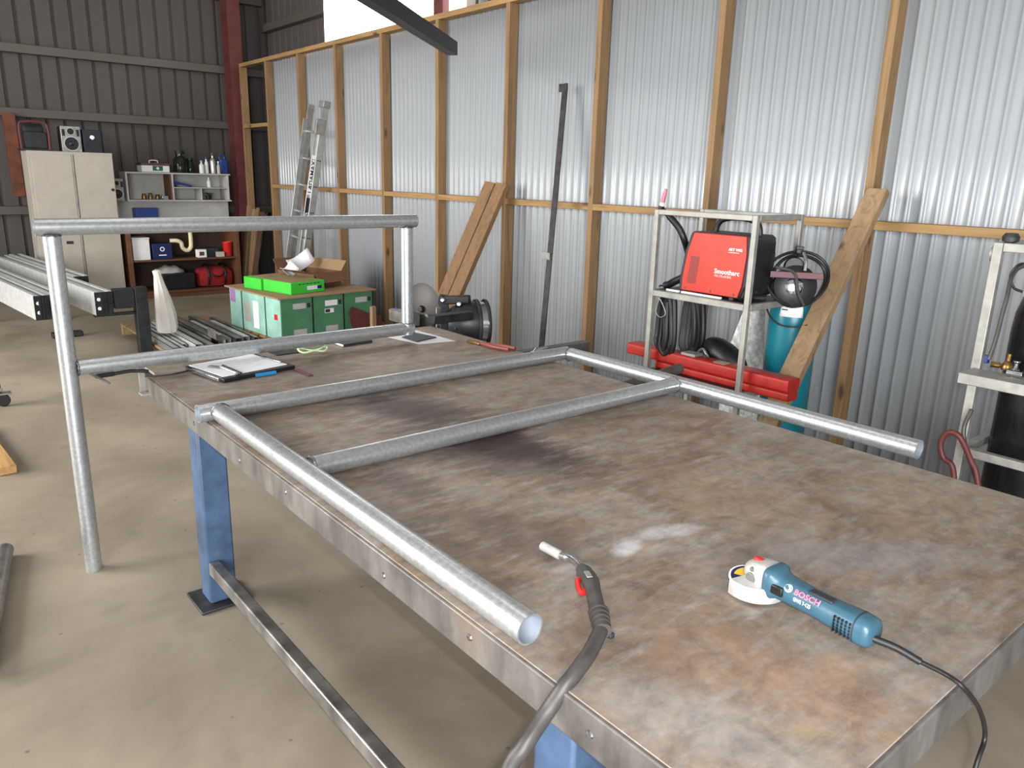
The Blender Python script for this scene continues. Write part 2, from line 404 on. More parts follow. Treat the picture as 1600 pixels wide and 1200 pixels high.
b = B()
box(b, 3.925, 4.095, 10.66, 10.672, 0, 5); box(b, 3.925, 4.095, 10.878, 10.89, 0, 5); box(b, 4.004, 4.016, 10.672, 10.878, 0, 5)
tag(obj('steel_column', b, 'redoxide', base=(4.01, 10.77, 0)), 'red oxide painted steel column in the far corner of the shed', 'column')
b = B(); e = onx(707, 76, 3.5); dirb = V((cos(radians(40.5)), sin(radians(40.5)), 0)); sd = V((-dirb.y, dirb.x, 0))
p0 = e - dirb * 5.2
t = thing('overhead_beam', 'dark grey overhead steel arm crossing in front of the bright high window', 'beam', p0 * 1)
for dz in (-.042, .042): bar(b, p0 + V((0, 0, dz)), e + V((0, 0, dz)), sd, .075, .008)
bar(b, p0 + sd * .034, e + sd * .034, (0, 0, 1), .084, .008); bar(b, p0 - sd * .034, e - sd * .034, (0, 0, 1), .084, .008)
obj('channel', b, 'dark', t)
b = B(); tube(b, [p0 + dirb * .4 + V((0, 0, .046)), V(((p0 + dirb * .4).x, (p0 + dirb * .4).y, 5.0))], .02, 10); obj('hanger', b, 'dark', t)
b = B(); q = p0 + dirb * 2.0; tube(b, [q + V((0, 0, .046)), V((q.x, q.y, 5.0))], .02, 10); obj('hanger', b, 'dark', t)

# ------------------------------------------------------------------ workbench
wb = thing('welding_bench', 'large rusty steel-topped welding bench with blue legs and bare steel edge', 'workbench', BC)
bx('top_plate', 'plate', wb, BX0 + .002, BX1 - .002, BY0 + .002, BY1, TZ - .01, TZ, .0015)
bx('extension_plate', 'plate', wb, .80, BX1 - .002, BY1 + .003, 3.50, TZ - .012, TZ - .001, .0015)
FH = .077
def flange(x0, x1, y0, y1):
    b = B(); box(b, x0, x1, y0, y1, TZ - FH, TZ - .0015); return obj('edge_channel', b, 'edge', wb, bevel=.003)
fl = flange(BX0 - .006, BX0 + .006, BY0 - .006, BY1)
flange(BX1 - .006, BX1 + .006, BY0 + .006, 3.5); flange(BX0 + .006, BX1 - .006, BY0 - .006, BY0 + .006); flange(.8, BX1 - .006, 3.488, 3.5)
for y in (2.62, 2.2, 1.86, 1.34, 1.02, .70, .55):
    b = B(); lathe(b, [(0, .004), (.006, .003), (.008, 0)], (BX0 - .006, y, TZ - .035 + random.uniform(-.015, .015)), (-1, 0, 0), 8); obj('weld_spatter', b, 'weld', fl)
for (x0, y0) in ((.772, 2.65), (.772, .745), (2.21, 2.65), (2.21, .745)):
    b = B(); box(b, x0, x0 + .1, y0, y0 + .1, .012, TZ - FH + .001); lg = obj('leg', b, 'leg', wb, bevel=.008)
    b = B(); box(b, x0 - .045, x0 + .145, y0 - .04, y0 + .14, 0, .012); obj('base_plate', b, 'dark', lg, bevel=.003)
bx('stretcher', 'raw', wb, .775, .815, .845, 2.65, .135, .185, .005)
bx('stretcher', 'raw', wb, 2.24, 2.28, .845, 2.65, .135, .185, .005)
for y in (1.0, 2.9): bx('cross_bearer', 'dark', wb, BX0 + .01, BX1 - .01, y, y + .08, TZ - .07, TZ - .011, .004)
# square-tube arms that slide out from the wall side of the bench
b = B(); p = onz(802, 552, TZ - .03); q = onz(915, 528, TZ + .01); box(b, BX1 - .1, 2.80, 2.745, 2.80, TZ - .07, TZ - .01); obj('pull_out_arm', b, 'midsteel', wb, bevel=.004)
b = B(); a0 = onx(966, 590, 2.33); a1 = onx(1058, 569, 2.78); tube(b, [V((2.26, a0.y, TZ - .05)), V((2.80, a1.y, TZ - .03))], .024, 14); obj('pull_out_arm', b, 'midsteel', wb)

# ------------------------------------------------------------------ pipe frame on the bench
r = .03015; pz = TZ + r + .0012
pf = thing('welded_pipework', 'galvanised pipe frame lying flat on the rusty welding bench', 'pipe frame', (1.6, 1.6, TZ))
XL, XR = .80, 2.385; YA, YB = 2.49, 1.84
b = B(); pipe(b, (XL, .895, pz), (XL, YA - .031, pz)); obj('rail', b, 'galv', pf)
b = B(); pipe(b, (XR, .91, pz), (XR, YA - .031, pz)); obj('rail', b, 'galv', pf)
b = B(); pipe(b, (XL - .065, YA, pz), (XR + .005, YA, pz)); obj('rail', b, 'galv', pf)
b = B(); pipe(b, (XL + .028, YB, pz), (XR - .028, YB, pz)); obj('rail', b, 'galv', pf)
def ringbead(parent, c, axis, rad=.0305, th=.0035):
    b = B(); c = V(c); a = V(axis).normalized(); ref = V((0, 0, 1)) if abs(a.z) < .9 else V((1, 0, 0)); u = a.cross(ref).normalized(); w = a.cross(u)
    pts = [c + (u * cos(2 * pi * k / 24) + w * sin(2 * pi * k / 24)) * rad + a * .002 * sin(k * 2.3) for k in range(25)]
    tube(b, pts, [th * (1 + .2 * sin(k * 3.1)) for k in range(25)], 6, False); obj('weld_bead', b, 'weld', parent)
ringbead(pf, (XL, YA - .029, pz), (0, 1, 0)); ringbead(pf, (XR, YA - .029, pz), (0, 1, 0))
ringbead(pf, (XL + .029, YB, pz), (1, 0, 0)); ringbead(pf, (XR - .029, YB, pz), (1, 0, 0))

# ------------------------------------------------------------------ standing pipe railing past the bench end
RY = 3.215
rf = thing('pipe_railing', 'galvanised pipe railing standing upright past the far end of the bench', 'railing', (.496, RY, 0))
b = B(); pipe(b, (.445, RY, 1.362), (2.035, RY, 1.362)); obj('top_rail', b, 'galv', rf)
b = B(); pipe(b, (.496, RY, 0), (.496, RY, 1.335)); obj('post', b, 'galv', rf)
b = B(); pipe(b, (1.985, RY, .81), (1.985, RY, 1.335)); obj('post', b, 'galv', rf)
b = B(); pipe(b, (.524, RY, .838), (2.012, RY, .838)); obj('lower_rail', b, 'galv', rf)
ringbead(rf, (.496, RY, 1.333), (0, 0, 1)); ringbead(rf, (1.985, RY, 1.333), (0, 0, 1)); ringbead(rf, (.525, RY, .838), (1, 0, 0)); ringbead(rf, (1.985, RY, .868), (0, 0, 1))

# flat bar tacked as a prop + clamp by the bench corner
b = B(); box(b, .744, .766, 3.247, 3.255, .70, .835); lathe(b, [(0, .004), (.007, .003), (.009, 0)], (.754, 3.247, .79), (0, -1, 0), 8)
box(b, .738, .80, 3.205, 3.255, .694, .70); o = obj('flat_bar_bracket', b, 'silver', base=(.754, 3.24, .7)); tag(o, 'short upright flat bar bracket at the far left bench corner', 'bracket')
t = thing('locking_pliers', 'dark steel locking pliers hanging off the far bench corner under the railing', 'pliers', onz(185, 590, .72))
b = B(); p0, p1, p2 = ony(150, 588, 3.21), ony(178, 584, 3.23), ony(232, 580, 3.235)
bar(b, p0, p1, (0, .3, 1), .018, .02); tube(b, smooth_path([p1, (p1 + p2) / 2 + V((0, 0, .006)), p2]), [.008] * 13, 8); obj('jaw', b, 'darker', t, bevel=.003)
b = B(); tube(b, smooth_path([ony(140, 584, 3.2), ony(158, 592, 3.2), ony(172, 600, 3.195)]), .005, 8); obj('handle', b, 'raw', t)

# ------------------------------------------------------------------ things on the bench
g = onz
# clipboard case
c0, c1, c2, c3 = g(301, 578, TZ), g(338, 600, TZ), g(457, 579, TZ), g(404, 557, TZ)
ax = ((c2 - c1) + (c3 - c0)).normalized(); ax.z = 0; ay = V((-ax.y, ax.x, 0)); cc = (c0 + c1 + c2 + c3) / 4; cc.z = TZ
Wd = ((c2 - c1).length + (c3 - c0).length) / 2; Dp = ((c0 - c1).length + (c3 - c2).length) / 2
t = thing('clipboard', 'black clipboard case with white drawing sheets on the far end of the bench', 'clipboard', cc)
def slab(name, m, par, u0, u1, v0, v1, z0, z1, org=cc, X=ax, Y=ay, bev=.002):
    b = B(); o_ = org + X * (u0 + u1) / 2 + Y * (v0 + v1) / 2; o_.z = org.z + (z0 + z1) / 2
    obox(b, o_, X, Y, (0, 0, 1), u1 - u0, v1 - v0, z1 - z0); return obj(name, b, m, par, bevel=bev)
slab('case', 'black', t, -Wd / 2, Wd / 2, -Dp / 2, Dp / 2, .001, .018, bev=.004)
pp = slab('paper', 'paper', t, -Wd / 2 + .015, Wd / 2 - .02, -Dp / 2 + .03, Dp / 2 - .005, .0182, .0205, bev=0)
slab('clip', 'chrome', t, -Wd / 2 - .012, -Wd / 2 + .004, -Dp / 2 + .02, Dp / 2 - .06, .006, .02)
slab('clip', 'chrome', t, Wd / 2 - .035, Wd / 2 - .02, -.09, .05, .021, .029)
b = B()
for k in range(5):
    o_ = cc + ax * (-.02 + .03 * (k % 3)) + ay * (.09 - k * .035); o_.z = TZ + .0207; obox(b, o_, ax, ay, (0, 0, 1), .12 + .02 * (k % 2), .0016, .0002)
obj('drawn_lines', b, 'alu', pp)
# utility knife on the paper
k0, k1, k2 = g(326, 570, TZ + .03), g(345, 572, TZ + .03), g(370, 582, TZ + .03)
t = thing('folding_knife', 'small grey folding pliers lying open on the clipboard sheets', 'pliers', V((k1.x, k1.y, TZ + .0206)))
b = B(); bar(b, V((k0.x, k0.y, TZ + .0245)), V((k1.x, k1.y, TZ + .0245)), (1, 0, 0), .022, .006); obj('jaw', b, 'raw', t, bevel=.002)
for s in (0, .012):
    b = B(); tube(b, smooth_path([V((k1.x + s, k1.y + s, TZ + .0267)), V(((k1.x + k2.x) / 2 + s, (k1.y + k2.y) / 2 + s * .5, TZ + .0267)), V((k2.x + s, k2.y - s, TZ + .0267))]), .006, 8); obj('handle', b, 'dark' if s else 'alu', t)
b = B(); m0, m1 = g(400, 590, TZ), g(431, 585, TZ); tube(b, [V((m0.x, m0.y, TZ + .0085)), V((m1.x, m1.y, TZ + .0085))], .008, 10)
tag(obj('marker_pen', b, 'bluemark', base=V((m0.x, m0.y, TZ))), 'bright blue marker pen beside the clipboard front edge', 'pen')
# thin steel strip beside clipboard
b = B(); s0, s1 = g(462, 578, TZ), g(486, 588, TZ); bar(b, V((s0.x, s0.y, TZ + .0035)), V((s1.x, s1.y, TZ + .0035)), (1, 0, 0), .02, .005)
tag(obj('flat_bar_offcut', b, 'maroon', base=V((s0.x, s0.y, TZ))), 'thin rusty flat bar offcut at the right of the clipboard', 'steel offcut')
b = B(); s0, s1, s2 = g(228, 589, TZ), g(262, 587, TZ), g(300, 579, TZ); tube(b, smooth_path([V((p.x, p.y, TZ + .0035)) for p in (s0, s1, s2)]), .003, 6)
tag(obj('filler_rod', b, 'dark', base=V((s0.x, s0.y, TZ))), 'thin dark filler rod lying left of the clipboard', 'rod')
def quad_plate(name, m, pts, h, label, cat, z=TZ):
    b = B(); P = [g(px, py, z) for px, py in pts]
    faces(b, [V((p.x, p.y, z + .0005)) for p in P] + [V((p.x, p.y, z + h)) for p in P], BOXF)
    c = sum(P, V()) / 4; return tag(obj(name, b, m, base=V((c.x, c.y, z)), bevel=min(.001, h / 3)), label, cat)
quad_plate('steel_plate_offcut', 'dark', [(408, 546), (432, 556), (470, 551), (446, 540)], .004, 'dark square plate offcut behind the clipboard near the railing', 'steel offcut')
o = quad_plate('notebook', 'dark', [(508, 532), (537, 542), (582, 535), (553, 525)], .012, 'grey covered notebook with white page edges behind the safety glasses', 'notebook')
n0, n1 = g(508, 532, TZ), g(537, 542, TZ); b = B(); bar(b, V((n0.x - .003, n0.y, TZ + .006)), V((n1.x - .003, n1.y, TZ + .006)), (0, 0, 1), .008, .004); obj('page_edges', b, 'paper', o)
o = quad_plate('paper_sheet', 'paper', [(604, 527), (655, 538), (712, 533), (650, 516)], .0012, 'white paper sheet lying near the far right bench corner', 'paper')
quad_plate('steel_gauge_plate', 'dark', [(628, 528), (652, 535), (682, 528), (648, 521)], .006, 'dark steel gauge plate lying on the white paper sheet', 'steel plate', TZ + .0014)
# safety glasses
gl = g(501, 551, TZ); t = thing('safety_glasses', 'clear safety glasses with pale lime frame standing on the bench', 'glasses', V((gl.x, gl.y, TZ)))
ga = (g(512, 549, TZ) - g(467, 553, TZ)); ga.z = 0; gw = ga.length; ga.normalize(); gb = V((-ga.y, ga.x, 0)); gm = (g(512, 549, TZ) + g(467, 553, TZ)) / 2
def gp(u, v, z): return V((gm.x, gm.y, TZ)) + ga * u * gw + gb * v + V((0, 0, z))
b = B(); tube(b, smooth_path([gp(-.5, .012, .024), gp(-.47, 0, .012), gp(-.3, -.01, .006), gp(0, -.012, .013), gp(.3, -.01, .006), gp(.47, 0, .012), gp(.5, .012, .024)]), .0045, 8); obj('frame', b, 'lime', t)
b = B(); tube(b, smooth_path([gp(-.48, .0, .028), gp(-.3, -.008, .022), gp(0, -.012, .014), gp(.3, -.008, .022), gp(.48, .0, .028)]), .0035, 8); obj('brow_bar', b, 'lime', t)
for s in (-1, 1):
    b = B(); tube(b, smooth_path([gp(s * .5, .012, .024), gp(s * .5, .05, .03), gp(s * .46, .11, .022), gp(s * .38, .13, .008)]), .003, 6); obj('temple_arm', b, 'clear', t)
    b = B(); P = [gp(s * .03, -.012, .012), gp(s * .3, -.01, .007), gp(s * .46, 0, .014), gp(s * .46, .002, .03), gp(s * .25, -.006, .046), gp(s * .05, -.01, .04)]
    prism(b, [((p - P[0]).dot(ga), (p - P[0]).z) for p in P], P[0], ga, V((0, 0, 1)), gb, .0015); obj('lens', b, 'clear', t)
# red handled pliers and small clamp at the far long edge
t = thing('bolt_cutters', 'red handled bolt cutters lying at the wall side edge of the bench', 'cutters', V((2.24, 2.9, TZ)))
h0, h1, h2 = g(733, 535, TZ), g(752, 540, TZ), g(800, 549, TZ)
b = B(); bar(b, V((h0.x, h0.y, TZ + .008)), V((h1.x, h1.y, TZ + .008)), (1, 0, 0), .03, .014); obj('jaw', b, 'brassy', t, bevel=.003)
for s in (-1, 1):
    b = B(); d = V((.022 * s, 0, 0)); tube(b, smooth_path([V((h1.x, h1.y, TZ + .011)), V((h1.x, h1.y, TZ + .011)) * .5 + V((h2.x, h2.y, TZ + .011)) * .5 + d, V((h2.x, h2.y, TZ + .011)) + d * .9]), .0095, 8); obj('handle', b, 'redgrip', t)
t = thing('toggle_clamp', 'small bare steel clamp lying between the bolt cutters and the pipe frame', 'clamp', V((2.24, 2.66, TZ)))
q0, q1, q2 = g(815, 558, TZ), g(832, 556, TZ), g(856, 548, TZ)
b = B(); bar(b, V((q0.x, q0.y, TZ + .006)), V((q1.x, q1.y, TZ + .006)), (1, 0, 0), .018, .01); bar(b, V((q1.x, q1.y, TZ + .012)), V((q2.x, q2.y, TZ + .012)), (1, 0, 0), .024, .018); obj('body', b, 'raw', t, bevel=.002)
b = B(); tube(b, [V((q1.x, q1.y, TZ + .016)), V((q1.x + .012, q1.y - .01, TZ + .04))], .004, 6); obj('lever', b, 'chrome', t)

# welding torch
def G(px, py, dz): return g(px, py, TZ + dz)
tq = G(925, 930, .0); t = thing('welding_torch', 'grey welding torch with red trigger and thick cable on the bench', 'welding torch', V((tq.x, tq.y, TZ)))
n0, n1, n2, n3 = G(848, 853, .02), G(876, 868, .022), G(893, 873, .03), G(912, 893, .03)
b = B(); tube(b, [n0, n0 * .1 + n1 * .9, n1], [.0105, .0105, .009], 16); obj('nozzle', b, 'castalu', t)
b = B(); tube(b, smooth_path([n1, n1 * .5 + n2 * .5, n2, G(905, 883, .032), n3]), .0065, 10); nk = obj('swan_neck', b, 'chrome', t)
b = B()
for k in range(4):
    c = n1.lerp(n2, .1 + k * .13); tube(b, [c, c + (n2 - n1).normalized() * .003], .009, 10)
obj('spring', b, 'raw', nk)
H = smooth_path([G(908, 888, .028), G(921, 905, .03), G(929, 930, .028), G(936, 960, .024), G(939, 972, .022)], 5)
b = B(); tube(b, H, [.011, .014, .016, .0165, .0165, .017, .0175, .017, .016, .015, .0148, .0145, .0145, .0148, .015, .0155, .0158, .016, .016, .016, .016], 14); obj('handle', b, 'rubber', t)
b = B(); p, q = G(903, 908, .022), G(908, 926, .02); tube(b, smooth_path([G(910, 903, .022), p, q, G(916, 922, .02)]), .006, 8); obj('trigger', b, 'redplastic', t)
b = B(); obox(b, G(919, 897, .048), (H[6] - H[2]), (H[6] - H[2]).cross(V((0, 0, 1))), (0, 0, 1), .026, .012, .002); obj('switch_plate', b, 'silver', t, bevel=.001)
b = B()
for k in range(5):
    c = G(936, 958, .024).lerp(G(942, 985, .02), k / 4); d = (G(942, 985, .02) - G(936, 958, .024)).normalized(); tube(b, [c - d * .0025, c + d * .0025], .0195 - .0008 * k, 16)
d = (G(942, 985, .02) - G(936, 958, .024)).normalized(); tube(b, [G(936, 958, .024), G(942, 985, .02)], .016, 14); obj('strain_relief', b, 'rubber', t)
b = B(); obox(b, G(950, 990, .008), (1, 0, 0), (0, 1, 0), (0, 0, 1), .012, .024, .01); obj('cable_clip', b, 'toolgrey', t, bevel=.002)
b = B(); tube(b, smooth_path([G(941, 980, .018), G(925, 1014, .018), G(907, 1041, .0185), onx(882, 1073, .771), onx(855, 1112, .742), onx(820, 1165, .69), onx(795, 1205, .665), V((.62, .765, .55)), V((.56, .73, .2)), V((.5, .6, .022)), V((.42, .2, .015))], 8), .0135, 14); obj('cable', b, 'rubber', t)

# angle grinder
hd, tl = g(1195, 896, TZ + .05), g(1368, 985, TZ + .045); hd.z = tl.z = TZ
gx = (tl - hd).normalized(); gy = V((0, 0, 1)).cross(gx); GZ = TZ
L = (tl - hd).length
def gpt(u, v, w): return hd + gx * u + gy * v + V((0, 0, w))
t = thing('angle_grinder', 'blue-green corded angle grinder lying on the near end of the bench', 'angle grinder', hd)
k = L / .26
def sect(bm, secs, n=20):
    rings = []
    for u, cw, cz, hw, hh, p in secs:
        ring = []
        for j in range(n):
            a = 2 * pi * j / n; ca, sa = cos(a), sin(a)
            ring.append(bm.verts.new(gpt(u * k, (cw + hw * math.copysign(abs(ca) ** p, ca)) * k, (cz + hh * math.copysign(abs(sa) ** p, sa)) * k)))
        rings.append(ring)
    for a, c in zip(rings, rings[1:]):
        for j in range(n): bm.faces.new((a[j], a[(j + 1) % n], c[(j + 1) % n], c[j]))
    bm.faces.new(rings[0][::-1]); bm.faces.new(rings[-1])
b = B(); sect(b, [(.018, 0, .053, .036, .032, .45), (.022, 0, .053, .039, .035, .45), (.038, 0, .052, .039, .034, .5), (.046, 0, .05, .033, .03, .7), (.06, 0, .048, .031, .028, .75), (.10, 0, .046, .0295, .027, .8), (.15, 0, .045, .029, .027, .85), (.19, 0, .043, .031, .029, .8), (.225, 0, .042, .033, .031, .75), (.245, 0, .041, .033, .031, .75), (.256, 0, .041, .031, .029, .75), (.262, 0, .041, .025, .023, .75)]); body = obj('motor_housing', b, 'bosch', t, ang=50)
b = B(); sect(b, [(.228, 0, .0418, .0335, .0315, .75), (.231, 0, .0418, .0337, .0317, .75)]); obj('seam_band', b, 'toolgrey', body)
b = B(); sect(b, [(-.044, 0, .054, .012, .013, .8), (-.040, 0, .055, .022, .018, .75), (-.028, 0, .056, .03, .024, .65), (-.005, 0, .056, .034, .03, .55), (.014, 0, .054, .036, .032, .5), (.02, 0, .053, .035, .031, .45)]); gh = obj('gear_head', b, 'castalu', t, ang=50)
b = B()
for v in (-.031, .031):
    for u in (-.012, .008): lathe(b, [(0, .004), (.005, .004), (.0055, 0)], gpt(u * k, v * k * .93, .07 * k), gy * (1 if v > 0 else -1), 10)
lathe(b, [(.011, -.004), (.011, .002), (.006, .003), (0, .003)], gpt(-.012 * k, -.034 * k, .05 * k), -gy, 14); obj('screw', b, 'raw', gh)
b = B(); obox(b, gpt(-.018 * k, 0, .083 * k), gx, gy, (0, 0, 1), .02, .013, .008); obj('spindle_lock', b, 'redplastic', t, bevel=.003)
dcen = gpt(-.022 * k, 0, 0)
b = B(); lathe(b, [(0, .0), (.011, 0), (.011, .026), (0, .026)], dcen + V((0, 0, .012)), (0, 0, 1), 16); obj('spindle', b, 'raw', t)
R = .0615 * k
tilt = V((gx.x * .10, gx.y * .10, 1)).normalized()
b = B(); lathe(b, [(.011, 0), (R * .96, 0), (R * .96, .003), (.011, .003)], dcen + V((0, 0, .024)), tilt, 40); dk = obj('cutting_disc', b, 'navy', t)
b = B(); lathe(b, [(R * .96, -.0003), (R * .968, 0), (R * .968, .003), (R * .96, .0034), (R * .90, .0034)], dcen + V((0, 0, .024)), tilt, 40); obj('abrasive_rim', b, 'paper', dk)
b = B(); n = 14
pts = []
e1 = (gx - tilt * gx.dot(tilt)).normalized(); e2 = tilt.cross(e1)
for j in range(n + 1):
    a = radians(150 + 60 * j / n); pts.append((cos(a) * R * .78, sin(a) * R * .78))
for j in range(n, -1, -1):
    a = radians(150 + 60 * j / n); pts.append((cos(a) * R * .35, sin(a) * R * .35))
prism(b, pts, dcen + V((0, 0, .024)) + tilt * .0031, e1, e2, tilt, .0006); obj('disc_label', b, 'yellowlbl', dk)
b = B(); a0, a1, n = -112, 48, 30; rings = []     # half guard, open towards the far side
for j in range(n + 1):
    a = radians(a0 + (a1 - a0) * j / n); d = gx * cos(a) + gy * sin(a)
    rings.append([b.verts.new(dcen + d * rr + V((0, 0, zz))) for rr, zz in ((.016, .042), (R * 1.02, .036), (R * 1.09, .031), (R * 1.09, .006), (R * 1.06, .006), (R * 1.06, .031), (R * 1.0, .035), (.016, .038))])
for p, q in zip(rings, rings[1:]):
    for j in range(8): b.faces.new((p[j], p[(j + 1) % 8], q[(j + 1) % 8], q[j]))
b.faces.new(rings[0]); b.faces.new(rings[-1][::-1]); obj('disc_guard', b, 'castalu', t, ang=30)
b = B(); obox(b, gpt(.05 * k, -.0315 * k, .05 * k), gx, gy, (0, 0, 1), .034, .008, .02); obj('slide_switch', b, 'black', t, bevel=.003)
b = B(); obox(b, gpt(.145 * k, -.006 * k, .0715 * k), gx, gy, (0, 0, 1), .05, .02, .006); obj('rubber_grip', b, 'toolgrey', t, bevel=.003)
b = B()
for i in range(5):
    for j in range(5): obox(b, gpt((.19 + .0085 * i) * k, -.0312 * k, (.026 + .0075 * j) * k), gx, gy, (0, 0, 1), .0028, .005, .0045)
obj('vent_slots', b, 'black', body)
def wrap(o, u0, amid, lift):          # lays flat lettering (x along the tool, y up) on the rounded housing
    for v in o.data.vertices:
        c = v.co; a_ = amid - c.y / (.028 * k); ca, sa = cos(a_), sin(a_); rr_ = 1 + (lift + max(0, c.z)) / .028
        v.co = gpt(u0 * k + c.x, (.0297 * math.copysign(abs(ca) ** .8, ca)) * rr_ * k, (.0462 + .0272 * math.copysign(abs(sa) ** .8, sa) * rr_) * k) - hd
def flat_text(sv, size, m, bold, par, x0=0):
    WL_ = (V((0, 0, 0)))
    o = text('lettering', sv, size, hd + V((x0, 0, 0)), (1, 0, 0), (0, 1, 0), m, par, .0005, bold); return o
am = radians(158)
wrap(flat_text('BOSCH', .0185 * k, 'bosch_red', .0005, body), .092, am, .0004)
wrap(flat_text('GWS 7-125', .0085 * k, 'white', .0002, body), .094, am + radians(24), .0004)
def disc(r0, r1, n=20):
    b = B(); vs = [b.verts.new((r1 * cos(2 * pi * j / n), r1 * sin(2 * pi * j / n), 0)) for j in range(n)]
    if r0:
        wi = [b.verts.new((r0 * cos(2 * pi * j / n), r0 * sin(2 * pi * j / n), 0)) for j in range(n)]
        for j in range(n): b.faces.new((vs[j], vs[(j + 1) % n], wi[(j + 1) % n], wi[j]))
    else: b.faces.new(vs)
    bmesh.ops.translate(b, verts=b.verts, vec=hd + V((0, .006, 0))); return b
lg = obj('logo_disc', disc(0, .0085), 'white', body); wrap(lg, .078, am, .0018)
ri = obj('logo_ring', disc(.0055, .0068), 'bosch', lg); wrap(ri, .078, am, .0024)
c0 = gpt(.258 * k, -.004, .03); c1 = g(1438, 1034, TZ + .01); c0b = c0.lerp(c1, .5) + V((0, 0, .004))
b = B(); tube(b, smooth_path([c0, c0b, c1]), .0065, 12); obj('cord_boot', b, 'rubber_blk', t)
b = B(); tube(b, smooth_path([c1, g(1480, 1055, TZ + .012), ony(1506, 1075, .36), ony(1530, 1108, .352), ony(1539, 1150, .346), ony(1524, 1200, .34), V((1.32, .335, .44)), V((1.24, .32, .2)), V((1.18, .28, .012)), V((1.0, -.1, .01))], 8), .0042, 10); obj('cord', b, 'rubber_blk', t)

# ------------------------------------------------------------------ welder trolley by the timber wall
TX, TXB, TYL, TYR = 3.10, 3.47, 2.61, 2.035
t = thing('welder_trolley', 'bare steel square-tube trolley carrying the red welder', 'trolley', (3.28, 2.32, 0))
S = .026
def post(x, y, z1, z0=.09): bx('post', 'silver', t, x - S / 2, x + S / 2, y - S / 2, y + S / 2, z0, z1, .003)
post(TX, TYL, 1.44); post(TX, TYR, 1.44); post(TXB, TYL, 1.44); post(TXB, TYR, 1.44, 1.034)
for x in (TX, TXB): bx('top_rail', 'silver', t, x - S / 2, x + S / 2, TYR + S / 2 + .001, TYL - S / 2 - .001, 1.414, 1.44, .003)
bx('top_rail', 'silver', t, TX + S / 2 + .001, TXB - S / 2 - .001, TYR - S / 2, TYR + S / 2, 1.414, 1.44, .003)
for z, nm in ((1.03, 'shelf'), (.60, 'lower_shelf')):
    bx(nm, 'dark', t, TX + S / 2, TXB - S / 2, TYR + S / 2, TYL - S / 2, z, z + .004)
    for x in (TX, TXB): bx('shelf_rail', 'silver', t, x - S / 2, x + S / 2, TYR + S / 2 + .001, TYL - S / 2 - .001, z - .028, z + .003, .003)
    for y in (TYR, TYL): bx('shelf_rail', 'silver', t, TX + S / 2 + .001, TXB - S / 2 - .001, y - S / 2, y + S / 2, z - .028, z + .003, .003)
for x, y in ((TX, TYL), (TX, TYR), (TXB, TYL)):
        b = B(); lathe(b, [(0, -.012), (.04, -.012), (.045, -.007), (.045, .007), (.04, .012), (0, .012)], (x, y, .045), (1, 0, 0), 18); box(b, x - .016, x + .016, y - .016, y + .016, .06, .09); obj('castor', b, 'rubber_blk', t)
SHZ = 1.034
w0 = onx(1066, 440, 3.135); w1_ = onx(1160, 455, 3.135); wy0, wy1 = w0.y, w1_.y
t = thing('welding_machine', 'red portable welding machine with black arched handle on the trolley shelf', 'welder', ((3.24, (wy0 + wy1) / 2, SHZ)))
yc = (wy0 + wy1) / 2; W = wy0 - wy1; wz = SHZ + .012; Hh = .298
AX, AY, AN = V((0, -1, 0)), V((0, 0, 1)), V((1, 0, 0))
# side outline in (along, up): a box that narrows towards the top at the far end
out = [(-W / 2 - .02, .0), (-W / 2 - .022, .06), (-W / 2 + .0, .20), (-W / 2 + .03, Hh - .008), (-W / 2 + .045, Hh), (W / 2 + .004, Hh), (W / 2 + .022, Hh - .012), (W / 2 + .028, .2), (W / 2 + .014, .05), (W / 2 + .006, 0)]
b = B(); prism(b, out, (3.138, yc, wz), AX, AY, AN, .20); obj('case', b, 'toolgrey', t, bevel=.006)
red = [(-W / 2, .004), (-W / 2 + .0, .07), (-W / 2 + .02, .2), (-W / 2 + .052, Hh - .004), (W / 2 - .004, Hh - .004), (W / 2 + .004, .2), (W / 2 - .006, .06), (W / 2 - .022, .004)]
b = B(); prism(b, red, (3.131, yc, wz), AX, AY, AN, .012); rp = obj('side_panel', b, 'red', t, bevel=.003)
b = B(); prism(b, [(-x, y) for x, y in red], (3.332, yc, wz), -AX, AY, AN, .012); obj('side_panel', b, 'red', t, bevel=.003)
def wp(u, v, d=0): return V((3.1309 - d, yc, wz)) + AX * u + AY * v
b = B()
for i in range(22): obox(b, wp(-W / 2 + .058 + .014 * (i / 22), .045 + i * .0062, -.0002), AX, AY, AN, .055, .003, .001)
obj('vent_slots', b, 'toolgrey', rp)
b = B()
for u in (-W / 2 + .025, 0, W / 2 - .045): lathe(b, [(0, .003), (.005, .002), (.0065, 0)], wp(u, .018), (-1, 0, 0), 10)
obj('screw', b, 'maroon', rp)
text('lettering', 'Smootharc', .033, wp(.012, .108), AX, AY, 'white', rp, .0005, .0006, .98)
text('lettering', 'TIG 175 AC/DC', .0145, wp(.014, .092), AX, AY, 'white', rp, .0005)
text('lettering', 'ART WIG', .018, wp(W / 2 - .095, .222), AX, AY, 'white', rp, .0005, .0005)
b = B(); obox(b, wp(W / 2 - .066, .214), AX, AY, AN, .06, .0022, .0008); obj('underline', b, 'white', rp)
hy0, hy1 = yc + .065, yc - W / 2 + .005
b = B(); tube(b, smooth_path([V((3.235, hy0 + .012, wz + Hh - .01)), V((3.235, hy0, wz + Hh + .035)), V((3.235, hy0 - .035, wz + Hh + .062)), V((3.235, (hy0 + hy1) / 2, wz + Hh + .072)), V((3.235, hy1 + .03, wz + Hh + .06)), V((3.235, hy1 + .004, wz + Hh + .035)), V((3.235, hy1 - .004, wz + Hh - .01))]), .0125, 12); obj('handle', b, 'black', t)
fy = yc - W / 2 - .024
